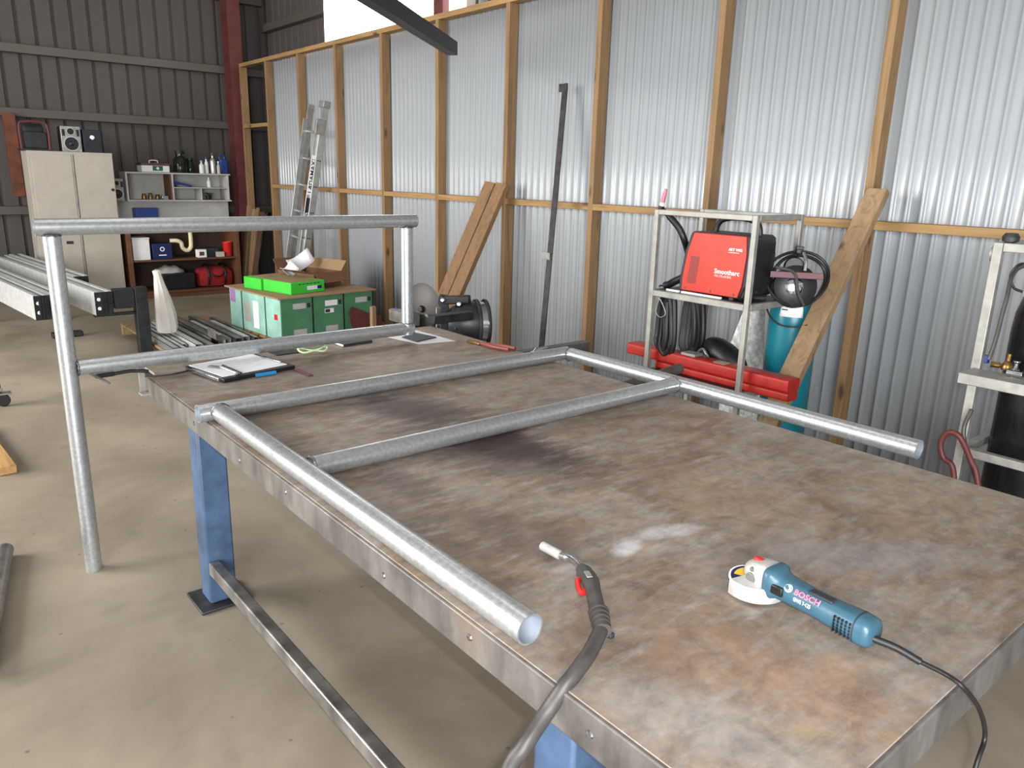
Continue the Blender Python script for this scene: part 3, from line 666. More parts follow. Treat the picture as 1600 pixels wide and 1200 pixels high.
b = B(); box(b, 3.15, 3.325, fy - .012, fy + .03, wz + .015, wz + Hh - .02); fp = obj('front_panel', b, 'black', t, bevel=.012)
b = B()
for i in range(12): box(b, 3.29, 3.32, fy - .0135, fy - .011, wz + .12 + i * .008, wz + .124 + i * .008)
obj('vent_slots', b, 'toolgrey', fp)
b = B()
for x in (3.16, 3.31):
    for y in (yc - .11, yc + .11): box(b, x - .012, x + .012, y - .012, y + .012, SHZ, wz + .001)
obj('foot', b, 'rubber_blk', t)
# rods on the shelf
for i, (a, c) in enumerate((((1043, 441), (1062, 446)), ((1066, 446), (1127, 461)))):
    b = B(); p, q = onx(*a, 3.122), onx(*c, 3.122); bar(b, V((3.122, p.y, SHZ + .006)), V((3.122, q.y, SHZ + .006)), (1, 0, 0), .012, .009)
    tag(obj('electrode_packet', b, 'paper', base=(3.122, p.y, SHZ)), ('short' if i == 0 else 'long') + ' white electrode packet on the trolley shelf front edge', 'packet')
# torch hung over the corner post
tp = onx(1036, 327, 3.14)
t = thing('tig_torch', 'black tig torch with pink nozzle hung over the trolley top rail', 'welding torch', (3.14, tp.y, 1.44))
b = B(); tube(b, smooth_path([onx(1036, 328, 3.14), onx(1046, 338, 3.15), onx(1062, 358, 3.17), onx(1071, 380, 3.2), onx(1078, 405, 3.345), V((3.345, yc + .235, SHZ + .05))]), [.013] * 6 + [.017] * 24 + [.014], 12); obj('handle', b, 'black', t)
b = B(); p, q = onx(1035, 318, 3.14), onx(1040, 299, 3.14); d = (q - p).normalized(); tube(b, [p, p + d * .05, p + d * .075], [.012, .010, .006], 12); obj('nozzle', b, 'pinkcap', t)
b = B(); tube(b, [p - d * .014, p + d * .006], .013, 12); obj('gas_lens', b, 'white', t)
b = B(); tube(b, [p - d * .04, p - d * .012], .015, 12); obj('torch_head', b, 'black', t)
# hanks of black hose under the shelf
for nm, lab, px, X, seedv in (('welding_cable_hank', 'looped hank of black welding cable under the left of the trolley shelf', 1046, 3.17, 3), ('welding_lead_hank', 'thick black welding lead hanging down the trolley back under the shelf', 1090, 3.40, 9)):
    rr = random.Random(seedv); top = onx(px, 458, X); t = thing(nm, lab, 'cable', (X, top.y, 1.0))
    for i in range(4):
        dy = (i - 1.5) * .022; w = rr.uniform(.025, .05); zb = .66 + rr.uniform(0, .05); b = B(); y = top.y + dy; x = X + rr.uniform(-.015, .015)
        tube(b, smooth_path([V((x, y, 1.0)), V((x + .01, y + w, .93)), V((x + .012, y + w * 1.2, .80)), V((x, y + w, zb + .04)), V((x, y, zb)), V((x - .01, y - w, zb + .05)), V((x - .012, y - w * 1.1, .82)), V((x, y - w * .4, .95)), V((x + .005, y, 1.0))]), .0135 if seedv == 3 else .017, 10)
        obj('loop', b, 'rubber_blk', t)
b = B(); tube(b, smooth_path([onx(1031, 455, 3.12), onx(1024, 480, 3.115), onx(1030, 495, 3.115), onx(1040, 490, 3.115), onx(1033, 470, 3.12), onx(1026, 462, 3.12), onx(1030, 455, 3.125)]), .003, 6)
tag(obj('thin_wire', b, 'raw', base=(3.12, 2.58, .97)), 'thin grey wire loop hanging beside the trolley left post', 'wire')
t = thing('plug_lead', 'black cable clamp and lead lying on the trolley shelf left of the welder', 'cable', (3.2, 2.53, SHZ))
b = B(); p = onx(1052, 432, 3.2); tube(b, smooth_path([V((3.2, p.y + .05, SHZ + .012)), V((3.2, p.y + .02, SHZ + .022)), V((3.2, p.y - .01, SHZ + .04)), V((3.2, wy0 + .03, SHZ + .075))]), .02, 10); obj('grip', b, 'black', t)
b = B(); tube(b, smooth_path([V((3.2, p.y + .05, SHZ + .012)), V((3.19, p.y + .075, SHZ + .008)), V((3.17, p.y + .06, SHZ + .006))]), .005, 8); obj('lead', b, 'black', t)
# red channels and welding helmet on the lower shelf
LZ = .6045
def red_rail(name, lab, x, y0, y1, z, h, w):
    b = B(); prism(b, rrect(w, h, .012, 4), (x, y1, z + h / 2), V((1, 0, 0)), V((0, 0, 1)), V((0, 1, 0)), y0 - y1); o = obj(name, b, 'redsteel', base=(x, (y0 + y1) / 2, z)); tag(o, lab, 'steel channel'); return o
red_rail('red_channel', 'lower red painted steel channel lying across the trolley base', 3.20, 2.60, 1.81, LZ, .042, .085)
o = red_rail('red_channel', 'upper red painted steel channel with a cream label on the trolley base', 3.20, 2.80, 1.81, LZ + .043, .062, .10)
b = B(); prism(b, rrect(.075, .06, .012, 3), (3.19, 2.205, LZ + .1052), V((0, 1, 0)), V((1, 0, 0)), V((0, 0, 1)), .0012); obj('label', b, 'cream', o)
b = B(); box(b, 3.16, 3.23, 2.35, 2.44, LZ + .1052, LZ + .12); obj('latch_plate', b, 'silver', o, bevel=.003)
hc = onx(1115, 563, 3.3)
t = thing('welding_helmet', 'black welding helmet with grey visor rim lying on the red channels', 'helmet', (3.34, hc.y, LZ))
b = B()
bmesh.ops.create_uvsphere(b, u_segments=24, v_segments=14, radius=1)
hq = V((3.37, hc.y - .02, LZ + .088))
for v in b.verts:
    c = v.co; c.x *= .075; c.y *= .135; c.z = c.z * .085 if c.z > 0 else c.z * .085; 
    v.co = hq + V((c.x, c.y, c.z - .25 * (c.y if c.y < 0 else 0) * 0 + c.y * .35 * (1 if c.y > -.2 else 0)))
bmesh.ops.bisect_plane(b, geom=b.verts[:] + b.edges[:] + b.faces[:], plane_co=(0, 0, LZ + .001), plane_no=(0, 0, 1), clear_inner=True)
obj('shell', b, 'black', t)
b = B(); tube(b, smooth_path([hq + V((-.05, .16, -.02)), hq + V((-.07, .10, .035)), hq + V((-.085, .06, .02)), hq + V((-.088, .02, -.03))]), .007, 8); obj('visor_rim', b, 'alu', t)
# black angle-wound cable and drill-like fan tool above the cylinder
cyl = V((3.635, 2.105, 0))
t = thing('gas_cylinder', 'teal gas cylinder standing behind the welder trolley', 'gas cylinder', cyl)
b = B(); R_ = .122; lathe(b, [(0, 0), (R_ * .9, 0), (R_, .02), (R_, .90), (R_ * .985, .94), (R_ * .92, .98), (R_ * .78, 1.02), (R_ * .55, 1.05), (.035, 1.065), (.033, 1.09), (0, 1.09)], cyl, (0, 0, 1), 36); ob = obj('body', b, 'teal', t)
b = B(); ang0 = 176; pr = [(R_ * .99, .93), (R_ * .95, .972), (R_ * .84, 1.008)]
rows = [[b.verts.new(cyl + V(((rr + .0012) * cos(radians(ang0 + a)), (rr + .0012) * sin(radians(ang0 + a)), z + .001))) for a in range(0, 56, 5)] for rr, z in pr]
for p, q in zip(rows, rows[1:]):
    for j in range(len(p) - 1): b.faces.new((p[j], p[j + 1], q[j + 1], q[j]))
lb = obj('label', b, 'paper', ob)
sol = lb.modifiers.new('thick', 'SOLIDIFY'); sol.thickness = .0008
b = B(); rows = [[b.verts.new(cyl + V(((rr + .0026) * cos(radians(ang0 + a)), (rr + .0026) * sin(radians(ang0 + a)), z + .001))) for a in range(4, 20, 5)] for rr, z in [(R_ * .965, .962), (R_ * .86, 1.002)]]
for p, q in zip(rows, rows[1:]):
    for j in range(len(p) - 1): b.faces.new((p[j], p[j + 1], q[j + 1], q[j]))
s_ = obj('label_mark', b, 'greenlbl', lb)
b = B(); lathe(b, [(.018, 1.09), (.024, 1.1), (.024, 1.15), (.012, 1.155), (0, 1.155)], cyl, (0, 0, 1), 14); obj('valve', b, 'brassy', t)

# gas regulator / spray-gun style cluster hanging at the trolley corner
rc = onx(1245, 436, 3.40)
t = thing('wire_feeder_spool', 'black round spool unit with maroon bar and cable loops above the teal cylinder', 'spool', (3.40, rc.y, 1.04))
dn = V((-.75, -.62, .15)).normalized(); du = dn.cross(V((0, 0, 1))).normalized(); dv = du.cross(dn)
def rp_(u, v, n=0): return V((3.40, onx(1245, 436, 3.40).y, onx(1245, 436, 3.40).z)) + du * u + dv * v + dn * n
sgn = 1 if (rp_(.1, 0) - rp_(0, 0)).dot(RT) > 0 else -1
SPK = 1.24
def rq(px, py, n=0):   # offset in metres along the unit's own face
    return rp_(sgn * px * SPK, py * SPK, n * SPK)
b = B(); lathe(b, [(r_ * SPK, h_ * SPK) for r_, h_ in [(.0, -.03), (.075, -.03), (.085, -.01), (.08, .015), (.05, .028), (0, .032)]], rq(-.005, -.028), dn, 28); obj('spool', b, 'black', t)
b = B(); lathe(b, [(r_ * SPK, h_ * SPK) for r_, h_ in [(.0, .0), (.034, 0), (.040, -.012), (.034, -.03), (0, -.03)]], rq(-.015, .045, .012), dn, 20); obj('gauge', b, 'black', t)
b = B(); lathe(b, [(r_ * SPK, h_ * SPK) for r_, h_ in [(0, .006), (.026, .004), (.034, 0), (.034, -.004), (0, -.004)]], rq(-.012, -.03, .032), dn, 22); obj('face_plate', b, 'chrome', t)
b = B(); obox(b, rq(-.01, .012, .046), du, dv, dn, .24, .03, .012); obj('cross_bar', b, 'maroon', t, bevel=.002)
b = B(); c = [rq(.115 * cos(a) + .0, .105 * sin(a), .035 * sin(2 * a)) for a in [radians(20 + 10 * i) for i in range(37)]]; tube(b, c, .0075, 8, False); obj('cable_loop', b, 'rubber_blk', t)
b = B(); c = [rq(.10 * cos(a) + .008, .098 * sin(a) - .004, -.02 + .02 * sin(a * 3)) for a in [radians(50 + 10 * i) for i in range(40)]]; tube(b, smooth_path(c, 2), .0085, 8, False); obj('cable_loop', b, 'rubber_blk', t)
b = B(); tube(b, smooth_path([rq(-.09, .04, .05), rq(-.02, .02, .056), rq(.0, -.05, .05), rq(.03, -.10, .03)]), .007, 8); obj('cable_loop', b, 'rubber', t)
b = B(); obox(b, rq(-.0, .118, .0), du, dv, dn, .036, .018, .03); obox(b, rq(.0, .105, .0), du, dv, dn, .03, .02, .02); obj('top_clamp', b, 'black', t, bevel=.003)
b = B(); tube(b, smooth_path([rq(.012, .10, .02), rq(.022, .07, .035), rq(.02, .03, .04)]), .008, 8); obj('lever', b, 'raw', t)
b = B(); tube(b, [rq(0, .11, -.0), V((TXB, TYR, 1.235))], .008, 8); obj('hanger_arm', b, 'dark', t)
b = B(); tube(b, smooth_path([rq(-.10, .05, .03), onx(1190, 420, 3.3), onx(1172, 437, 3.12), onx(1160, 455, 3.098), onx(1157, 468, 3.12), V((3.2, fy - .012, SHZ + .05))]), .0062, 8); obj('supply_lead', b, 'rubber_blk', t)
b = B(); tube(b, smooth_path([rq(-.10, .03, .05), onx(1196, 460, 3.44), onx(1201, 490, 3.44), onx(1218, 507, 3.46), onx(1243, 511, 3.475), onx(1262, 508, 3.48)]), .0045, 8); obj('drooping_lead', b, 'rubber_blk', t)

# galvanised sheet behind trolley
gs = [onx(px, py, 3.80) for px, py in ((1196, 472), (1166, 474), (1138, 545), (1128, 590), (1122, 655), (1190, 700))]
b = B(); P = [V((3.80, p.y, p.z)) for p in gs]; P[-1].z = 0.0; P[-2].z = 0.0; P[0].z = P[1].z
prism(b, [(p.y, p.z) for p in P], (3.80, 0, 0), V((0, 1, 0)), V((0, 0, 1)), V((1, 0, 0)), .004)
tag(obj('galvanised_sheet', b, 'spangle', base=(3.8, P[0].y, 0)), 'offcut of spangled galvanised sheet standing between the trolley and the wall', 'metal sheet')

# diagonal plank near the teal cylinder
a, c = V((3.93, 1.90, 1.56)), V((2.905, 1.925, .006))
b = B(); bar(b, c, a, (0, 1, 0), .105, .045); tag(obj('timber_plank', b, 'plank2', base=(c.x, c.y, 0), bevel=.003), 'pale timber plank leaning beside the teal gas cylinder', 'plank')

# ------------------------------------------------------------------ right-hand trolley with black cylinder
X0 = 3.1
t = thing('cylinder_trolley', 'silver painted frame trolley holding the black gas cylinder', 'trolley', (3.25, .8, 0))
def seg(nm, x0, x1, y0, y1, z0, z1, m='silver'): return bx(nm, m, t, x0, x1, y0, y1, z0, z1, .003)
yl = 1.035
for x in (X0, 3.5):
    for y in (yl, .50): seg('post', x - .016, x + .016, y - .016, y + .016, .08, 1.40)
for z in (1.368, .60, .2):
    for x in (X0, 3.5): seg('rail', x - .016, x + .016, .517, yl - .017, z, z + .032)
    for y in (yl, .50): seg('rail', X0 + .017, 3.483, y - .016, y + .016, z, z + .032)
tz = onx(1502, 580, 2.95).z
seg('tray', 2.95, X0 - .017, .46, 1.04, tz - .045, tz - .006)
seg('deck', X0 + .01, 3.49, .51, 1.02, .17, .199, 'dark')
for x in (X0, 3.5):
    for y in (yl, .5):
        b = B(); lathe(b, [(0, -.012), (.036, -.012), (.04, -.006), (.04, .006), (.036, .012), (0, .012)], (x, y, .04), (1, 0, 0), 16); box(b, x - .014, x + .014, y - .014, y + .014, .05, .08); obj('castor', b, 'rubber_blk', t)
b = B(); k_ = onx(1580, 371, X0); lathe(b, [(0, .03), (.02, .028), (.028, .015), (.026, 0), (.012, -.006), (.0, -.006)], (X0, k_.y, 1.406), (0, 0, 1), 16); obj('cap_knob', b, 'dark', t)
b = B(); k_ = onx(1557, 397, X0 + .03); lathe(b, [(0, -.006), (.03, -.006), (.03, .006), (0, .006)], (X0 + .03, yl + .022, k_.z), (0, 1, 0), 20); obj('disc_cap', b, 'silver', t)
bc = V((3.31, .872, .199))
t2 = thing('black_gas_cylinder', 'tall black gas cylinder with dull green valve in the frame trolley', 'gas cylinder', bc)
b = B(); Rb = .135; lathe(b, [(0, 0), (Rb * .92, 0), (Rb, .02), (Rb, .88), (Rb * .97, .94), (Rb * .86, 1.0), (Rb * .64, 1.045), (.04, 1.065), (.036, 1.08), (0, 1.08)], bc, (0, 0, 1), 36); obj('body', b, 'blackbox', t2)
b = B(); z = bc.z + 1.08; lathe(b, [(.036, 0), (.04, .01), (.04, .05), (.02, .055), (.02, .075), (0, .078)], (bc.x, bc.y, z), (0, 0, 1), 14); lathe(b, [(0, 0), (.02, 0), (.024, .03), (.016, .075), (0, .078)], (bc.x - .02, bc.y + .01, z + .03), (-.5, .8, .1), 12); obj('valve', b, 'valve', t2)
b = B(); vp = V((bc.x - .06, bc.y + .075, z + .03)); tube(b, smooth_path([vp, vp + V((-.02, .05, .012)), vp + V((-.025, .075, -.03)), vp + V((-.02, .06, -.075)), vp + V((0, .035, -.09))]), .005, 8); obj('gauge_line', b, 'rubber_blk', t2)
b = B(); tube(b, smooth_path([V((bc.x - .02, bc.y + .03, z + .05)), onx(1590, 420, 3.18), onx(1572, 470, 3.0795), onx(1556, 530, 3.0745), onx(1545, 562, 3.06)]), .0075, 8); tag(obj('black_gas_hose', b, 'rubber', base=(3.1, .95, 1.2)), 'thin black gas hose running down beside the frame trolley post', 'hose')
# loose fittings on tray
tt = tz - .0055
def fit(name, m, px, py, lab, fn):
    p = onz(px, py, tt); b = B(); fn(b, V((p.x, p.y, tt))); tag(obj(name, b, m, base=(p.x, p.y, tt), bevel=.001), lab, 'fitting')
fit('blue_tape_roll', 'blue', 1535, 566, 'blue block at the back corner of the frame trolley tray', lambda b, p: box(b, p.x - .012, p.x + .012, p.y - .02, p.y + .02, p.z, p.z + .03))
fit('brass_fitting', 'brassy', 1556, 576, 'brass hose fitting lying on the frame trolley tray', lambda b, p: (lathe(b, [(0, 0), (.012, 0), (.012, .03), (.008, .03), (.008, .06), (0, .06)], p + V((0, .02, .013)), (.3, -1, 0), 6)))
fit('regulator', 'brassy', 1573, 578, 'small brass regulator standing upright on the frame trolley tray', lambda b, p: (lathe(b, [(0, 0), (.02, 0), (.022, .012), (.014, .03), (.008, .034), (.008, .06), (0, .062)], p, (0, 0, 1), 14)))
fit('steel_coupling', 'chrome', 1585, 585, 'chrome coupling at the near end of the frame trolley tray', lambda b, p: (lathe(b, [(0, 0), (.013, 0), (.013, .02), (.007, .022), (.007, .04), (.012, .044), (.012, .05), (0, .052)], p, (0, 0, 1), 12)))
fit('steel_coupling', 'chrome', 1597, 592, 'steel coupling lying at the frame edge of the trolley tray', lambda b, p: (lathe(b, [(0, 0), (.012, 0), (.012, .05), (0, .05)], p + V((0, 0, .013)), (0, 1, 0), 12)))
b = B(); tube(b, smooth_path([V((3.02, .83, .15)), onx(1528, 755, 3.02), onx(1517, 720, 3.02), onx(1500, 683, 3.0), onx(1482, 676, 3.0), onx(1470, 692, 3.0), onx(1474, 715, 3.0), onx(1490, 738, 3.0), V((3.0, .98, .3)), V((3.0, 1.0, .011))]), .0105, 10)
tag(obj('oxygen_hose', b, 'hose_red', base=(3.0, .95, 0)), 'red rubber hose looping at the foot of the frame trolley', 'hose')
b = B(); tube(b, smooth_path([onx(1518, 640, 3.06), onx(1506, 670, 3.055), onx(1510, 705, 3.04), onx(1526, 752, 3.05), V((3.05, .8, .2)), V((3.02, .75, .011))]), .008, 8)
tag(obj('grey_gas_hose', b, 'rubber', base=(3.05, .9, 0)), 'thin grey hose hanging with the red hose at the frame trolley', 'hose')

# ------------------------------------------------------------------ things leaning on the stud wall
a, c = onx(883, 137, 3.985), V((3.55, 4.03, .0)); c = V((3.52, 3.96, .004))
t = thing('leaning_flat_bar', 'long dark flat bar with end plate leaning against the corrugated wall', 'steel bar', c)
b = B(); bar(b, c, a, (0, 1, .2), .05, .008); obj('bar', b, 'dark', t)
d = (a - c).normalized()
b = B(); obox(b, a + V((-.006, .012, .0)), (0, 1, 0), (1, 0, 0), (0, 0, 1), .085, .008, .055); obj('end_plate', b, 'dark', t)
m = c.lerp(a, .47); b = B(); obox(b, m + V((-.01, .03, 0)), (0, 1, .1), (1, 0, 0), (0, 0, 1), .085, .008, .05); obj('cleat_plate', b, 'silver', t)
for i, (tx, bxp, lab) in enumerate(((790, 712, 'brown timber plank leaning on the wall behind the black wheel, nearer the camera'), (772, 694, 'brown timber plank leaning on the wall behind the black wheel, farther of the pair'))):
    a = onx(tx - 4, 288 - 2 * i, 3.93); q = onx(bxp, 462, 3.47 + .03 * i); d = (q - a).normalized(); c = a + d * ((.012 - a.z) / d.z)
    b = B(); bar(b, c, a, (0, 1, .3), .115, .045); tag(obj('timber_plank', b, 'plank', base=(c.x, c.y, 0), bevel=.003), lab, 'plank', None)
# aluminium ladder
la, lb_ = onx(513, 166, 3.955), onx(480, 415, 3.70); d = (lb_ - la).normalized(); lc = la + d * ((.01 - la.z) / d.z)
t = thing('extension_ladder', 'aluminium extension ladder leaning on the timber wall', 'ladder', lc)
sd = V((0, 1, 0)); sd = (sd - d * sd.dot(d)).normalized(); nn = d.cross(sd).normalized()
if nn.x > 0: nn = -nn
Ln = (la - lc).length
for s in (0, 1):
    for e_, off, l1 in ((0, 0, 1.0), (1, .05, .93)):
        b = B(); o_ = sd * (.36 * s - e_ * (.02 if s == 0 else -.0) * 0); st = .02 + e_ * .02
        P0 = lc + sd * (.36 * s + (.018 if s == 0 else -.018) * e_) + nn * (off + .03); P1 = P0 - d * Ln * l1
        bar(b, P0, P1, nn, .075 if e_ == 0 else .06, .022 if e_ == 0 else .014); rl = obj('side_rail', b, 'alu', t, bevel=.003)
        if s == 0 and e_ == 1: rail_near, RP0 = rl, P0
        if s == 0:
            for q in range(9): 
                cpt = P0 - d * (.3 + q * .28)
                if (cpt - P0).length < Ln * l1 - .05:
                    for ee in (-.012, .012): b2 = B(); lathe(b2, [(0, .003), (.008, .002), (.009, 0)], cpt - sd * (.011 if e_ == 0 else .007) + nn * ee, -sd, 8); obj('rivet', b2, 'dark', rl)
for q in range(9):
    P = lc - d * (.25 + q * .29) + nn * .045
    if (P - lc).length < Ln - .05:
        b = B(); tube(b, [P + sd * .02, P + sd * .34], .015, 10); obj('rung', b, 'alu', t)
b = B(); P = lc - d * (Ln + .01) + nn * .03; obox(b, P + sd * .03, sd, nn, d, .12, .08, .07); obj('end_cap', b, 'silver', t, bevel=.006)
b = B(); P = lc - d * (Ln * .9) - sd * .0 + nn * .06; obox(b, P, sd, nn, d, .03, .11, .16); obj('guide_bracket', b, 'silver', t, bevel=.006)
# sticker with lettering on near rail edge (faces the camera)
RPc = RP0 - d * (Ln * .675)
b = B(); obox(b, RPc - sd * .0085, nn, d, sd, .05, .42, .0012); st = obj('sticker', b, 'paper', t)
text('lettering', 'LADAMAX', .058, RPc - sd * .0098 + d * .19 - nn * .02, -d, -nn if (-d).cross(-nn).dot(sd) < 0 else nn, 'black', st, .0005, .001, 1.25)
RPd = RP0 - d * (Ln * .52); b = B(); obox(b, RPd - sd * .0085, nn, d, sd, .055, .22, .0012); st2 = obj('sticker', b, 'darker', t)
b = B(); lathe(b, [(.014, 0), (.014, .001), (.02, .001), (.02, 0)], RPd - sd * .0092 + d * .07, -sd, 16); obox(b, RPd - sd * .0098 + d * .07, (nn + d), (nn - d), sd, .004, .036, .001); obj('warning_mark', b, 'paper', st2)

# ------------------------------------------------------------------ black wheel machine and cut-off saw past the bench corner
mc = onx(748, 505, 2.75)
t = thing('wheel_machine', 'black machine with chrome-rimmed wheel past the far bench corner', 'machine', (mc.x, mc.y, 0))
an = (V((1, -.42, 0)) * 1.0).normalized()          # wheel axle, towards the camera's right
ar = V((-an.y, an.x, 0)); mz = mc.z
def mp(u, v, w): return V((mc.x, mc.y, mz)) + an * u + ar * v + V((0, 0, w))
b = B(); lathe(b, [(.07, -.20), (.10, -.165), (.125, -.10), (.137, -.04), (.137, -.028), (.0, -.028)], mp(0, 0, 0), an, 36); lathe(b, [(0, -.2), (.07, -.2)], mp(0, 0, 0), an, 36); obj('housing', b, 'black', t)
b = B(); lathe(b, [(.05, -.028), (.142, -.028), (.145, -.02), (.145, -.008), (.128, -.004), (.05, -.004)], mp(0, 0, 0), an, 40); obj('flange', b, 'darker', t)
b = B(); lathe(b, [(.05, -.004), (.128, -.004), (.130, .03), (.05, .03)], mp(0, 0, 0), an, 40); obj('wheel_rim', b, 'chrome', t)
b = B(); lathe(b, [(.05, .03), (.143, .03), (.146, .036), (.143, .046), (.05, .046)], mp(0, 0, 0), an, 40); obj('flange', b, 'darker', t)
b = B(); lathe(b, [(0, .01), (.045, .01), (.045, .04), (.03, .06), (0, .06)], mp(0, 0, 0), an, 20); obj('hub', b, 'raw', t)
b = B(); bar(b, mp(-.20, .06, .135), mp(-.06, -.02, .15), (0, 0, 1), .05, .05); bar(b, mp(-.21, .07, .10), mp(-.20, .06, .165), an, .05, .05); obj('top_bracket', b, 'darker', t, bevel=.01)
b = B()
for p in (mp(-.215, .04, .14), mp(-.13, -.03, .125), mp(-.09, -.04, .10)): lathe(b, [(0, .016), (.012, .014), (.016, 0), (.016, -.01)], p, (-.5, -.8, .2), 10)
obj('bolt', b, 'chrome', t)
b = B(); bar(b, mp(-.22, -.02, -.12), mp(-.20, .05, .12), an, .05, .02); bar(b, mp(-.16, -.10, -.02), mp(-.16, -.02, .11), an, .02, .02); obj('side_arm', b, 'darker', t, bevel=.004)
e0, e1 = onx(690, 515, 2.34), onx(745, 508, 2.62)
b = B(); box(b, 2.33, 2.60, mc.y - .15, mc.y - .08, TZ + .006, TZ + .052); obj('box_bar', b, 'darker', t, bevel=.004)
b = B(); box(b, 2.55, 2.70, mc.y - .12, mc.y + .06, .02, mz - .10); box(b, 2.42, 2.84, mc.y - .22, mc.y + .2, 0, .02); obj('pedestal', b, 'darker', t, bevel=.004)
sc_ = onx(660, 478, 2.75)
t = thing('cutoff_saw', 'grey cold saw with a large thin round blade behind the black wheel machine', 'saw', (sc_.x, sc_.y, 0))
sn = V((-.72, -.69, .0)).normalized(); sn2 = V((-.35, -.94, 0)).normalized()
dnv = V((-.95, -.3, .05)).normalized()
b = B(); lathe(b, [(0, -.0015), (.148, -.0015), (.150, 0), (.148, .0015), (0, .0015)], sc_, dnv, 48); bl = obj('blade', b, 'blade', t)
b = B(); lathe(b, [(0, .03), (.018, .028), (.024, .01), (.024, .002)], sc_ + V((0, 0, -.02)), dnv, 14); obj('arbor_nut', b, 'darker', bl)
b = B(); tube(b, smooth_path([sc_ + V((.02, -.03, -.06)), sc_ + V((.02, -.16, -.085)), sc_ + V((.0, -.27, -.07)), sc_ + V((.0, -.36, -.03))]), .022, 10); obj('arm', b, 'raw', t)
b = B(); lathe(b, [(0, -.1), (.06, -.1), (.07, -.08), (.07, .06), (.05, .09), (0, .09)], sc_ + V((.11, .02, -.03)), (1, .2, 0), 22); obj('motor', b, 'darker', t)
b = B(); box(b, sc_.x - .12, sc_.x + .15, sc_.y - .33, sc_.y + .14, sc_.z - .19, sc_.z - .13); obj('base_tray', b, 'dark', t, bevel=.008)
b = B(); box(b, sc_.x - .05, sc_.x + .1, sc_.y - .14, sc_.y + .06, .0, sc_.z - .191); obj('pedestal', b, 'darker', t, bevel=.004)
b = B(); tube(b, [sc_ + V((-.02, -.2, -.125)), sc_ + V((-.02, -.2, .02))], .006, 8); tube(b, [sc_ + V((-.02, -.2, .02)), sc_ + V((-.02, -.42, .02))], .004, 6); obj('stop_rod', b, 'raw', t)
b = B(); box(b, sc_.x - .1, sc_.x - .03, sc_.y - .02, sc_.y + .27, sc_.z - .13, sc_.z - .05); obj('vise', b, 'raw', t, bevel=.006)
b = B(); h0 = onx(622, 490, 2.7); tube(b, smooth_path([V((2.7, h0.y - .1, sc_.z - .10)), V((2.7, h0.y - .03, h0.z + .015)), V((2.7, h0.y + .04, h0.z + .03)), V((2.72, h0.y + .08, h0.z - .03)), V((2.72, h0.y + .03, sc_.z - .115))]), .007, 8)
obj('cable', b, 'blue', t)

# ------------------------------------------------------------------ pallet with cartons
pr = radians(6); PX_, PY_ = V((cos(pr), sin(pr), 0)), V((-sin(pr), cos(pr), 0)); PO = V((2.66, 6.40, 0))
def pb(bm, u0, u1, v0, v1, z0, z1): obox(bm, PO + PX_ * (u0 + u1) / 2 + PY_ * (v0 + v1) / 2 + V((0, 0, (z0 + z1) / 2)), PX_, PY_, (0, 0, 1), u1 - u0, v1 - v0, z1 - z0)
def pobj(nm, m, par, *a, base=None, bevel=0): b = B(); pb(b, *a); return obj(nm, b, m, par, base, bevel=bevel)
CW = .98
t = thing('pallet', 'wooden pallet under the strapped green cartons', 'pallet', PO)
for k in range(7): pobj('deck_board', 'pallet', t, -.02, CW + .02, k * .1475 - .02, k * .1475 + .085, .105, .122, bevel=.002)
for u in (.0, .45, .90):
    pobj('bearer', 'pallet', t, u, u + .075, -.01, CW, .018, .1045, bevel=.002)
    pobj('skid', 'pallet', t, u - .005, u + .085, -.015, CW + .005, 0, .0175, bevel=.002)
z0, z1 = .1225, .492
for k, lab in enumerate(('teal-sided green carton at the cabinet end of the pallet', 'middle green carton of the strapped row on the pallet', 'green carton at the wall end of the pallet behind the red-brown board')):
    u0, u1 = k * .327, k * .327 + .3255; c = PO + PX_ * (u0 + u1) / 2 + PY_ * .48 + V((0, 0, z0))
    o = pobj('carton', 'greencard', None, u0, u1, 0, .96, z0, z1, base=c, bevel=.006); tag(o, lab, 'carton', 'cartons strapped on the pallet')
    pobj('label', 'paper' if k == 1 else 'offwhite', o, u0 + .12, u0 + .25, -.0012, .002, z1 - .10, z1 - .05)
    pobj('label', 'offwhite', o, u0 + .12, u0 + .25, -.0012, .002, z0 + .035, z0 + .085)
    pobj('label_mark', 'toolgrey', o, u0 + .262, u0 + .295, -.0012, .002, z1 - .095, z1 - .055)
    if k == 1: pobj('shipping_label', 'paper', o, u0 + .115, u0 + .21, -.0014, .002, z1 - .165, z1 - .125); pobj('barcode', 'toolgrey', o, u0 + .12, u0 + .17, -.0018, .0, z1 - .16, z1 - .13)
    if k == 0:
        pobj('printed_side', 'brightcard', o, -.0015, .003, .004, .956, z0 + .004, z1 - .004)
        for (v0, v1, za, zb, m) in ((.55, .66, .21, .40, 'cream'), (.40, .50, .17, .42, 'paper'), (.84, .945, .36, .48, 'purple')): pobj('print_panel', m, o, -.0025, .0, v0, v1, za, zb)
        pobj('warning_print', 'redplastic', o, -.0025, 0, .055, .115, .30, .35)
        for v in (.26, .70): pobj('strap', 'valve', o, -.005, -.0016, v, v + .02, z0 - .0005, z1)
    pobj('strap', 'darker', o, u1 - .016, u1 - .0005, -.004, -.0012, z0, z1)
o = pobj('lid_board', 'kraft', None, -.03, CW + .02, -.02, CW + .02, z1 + .0005, z1 + .0145, base=PO + V((0, 0, z1)), bevel=.002); tag(o, 'flat brown lid board covering the strapped cartons', 'board')
zt = z1 + .015
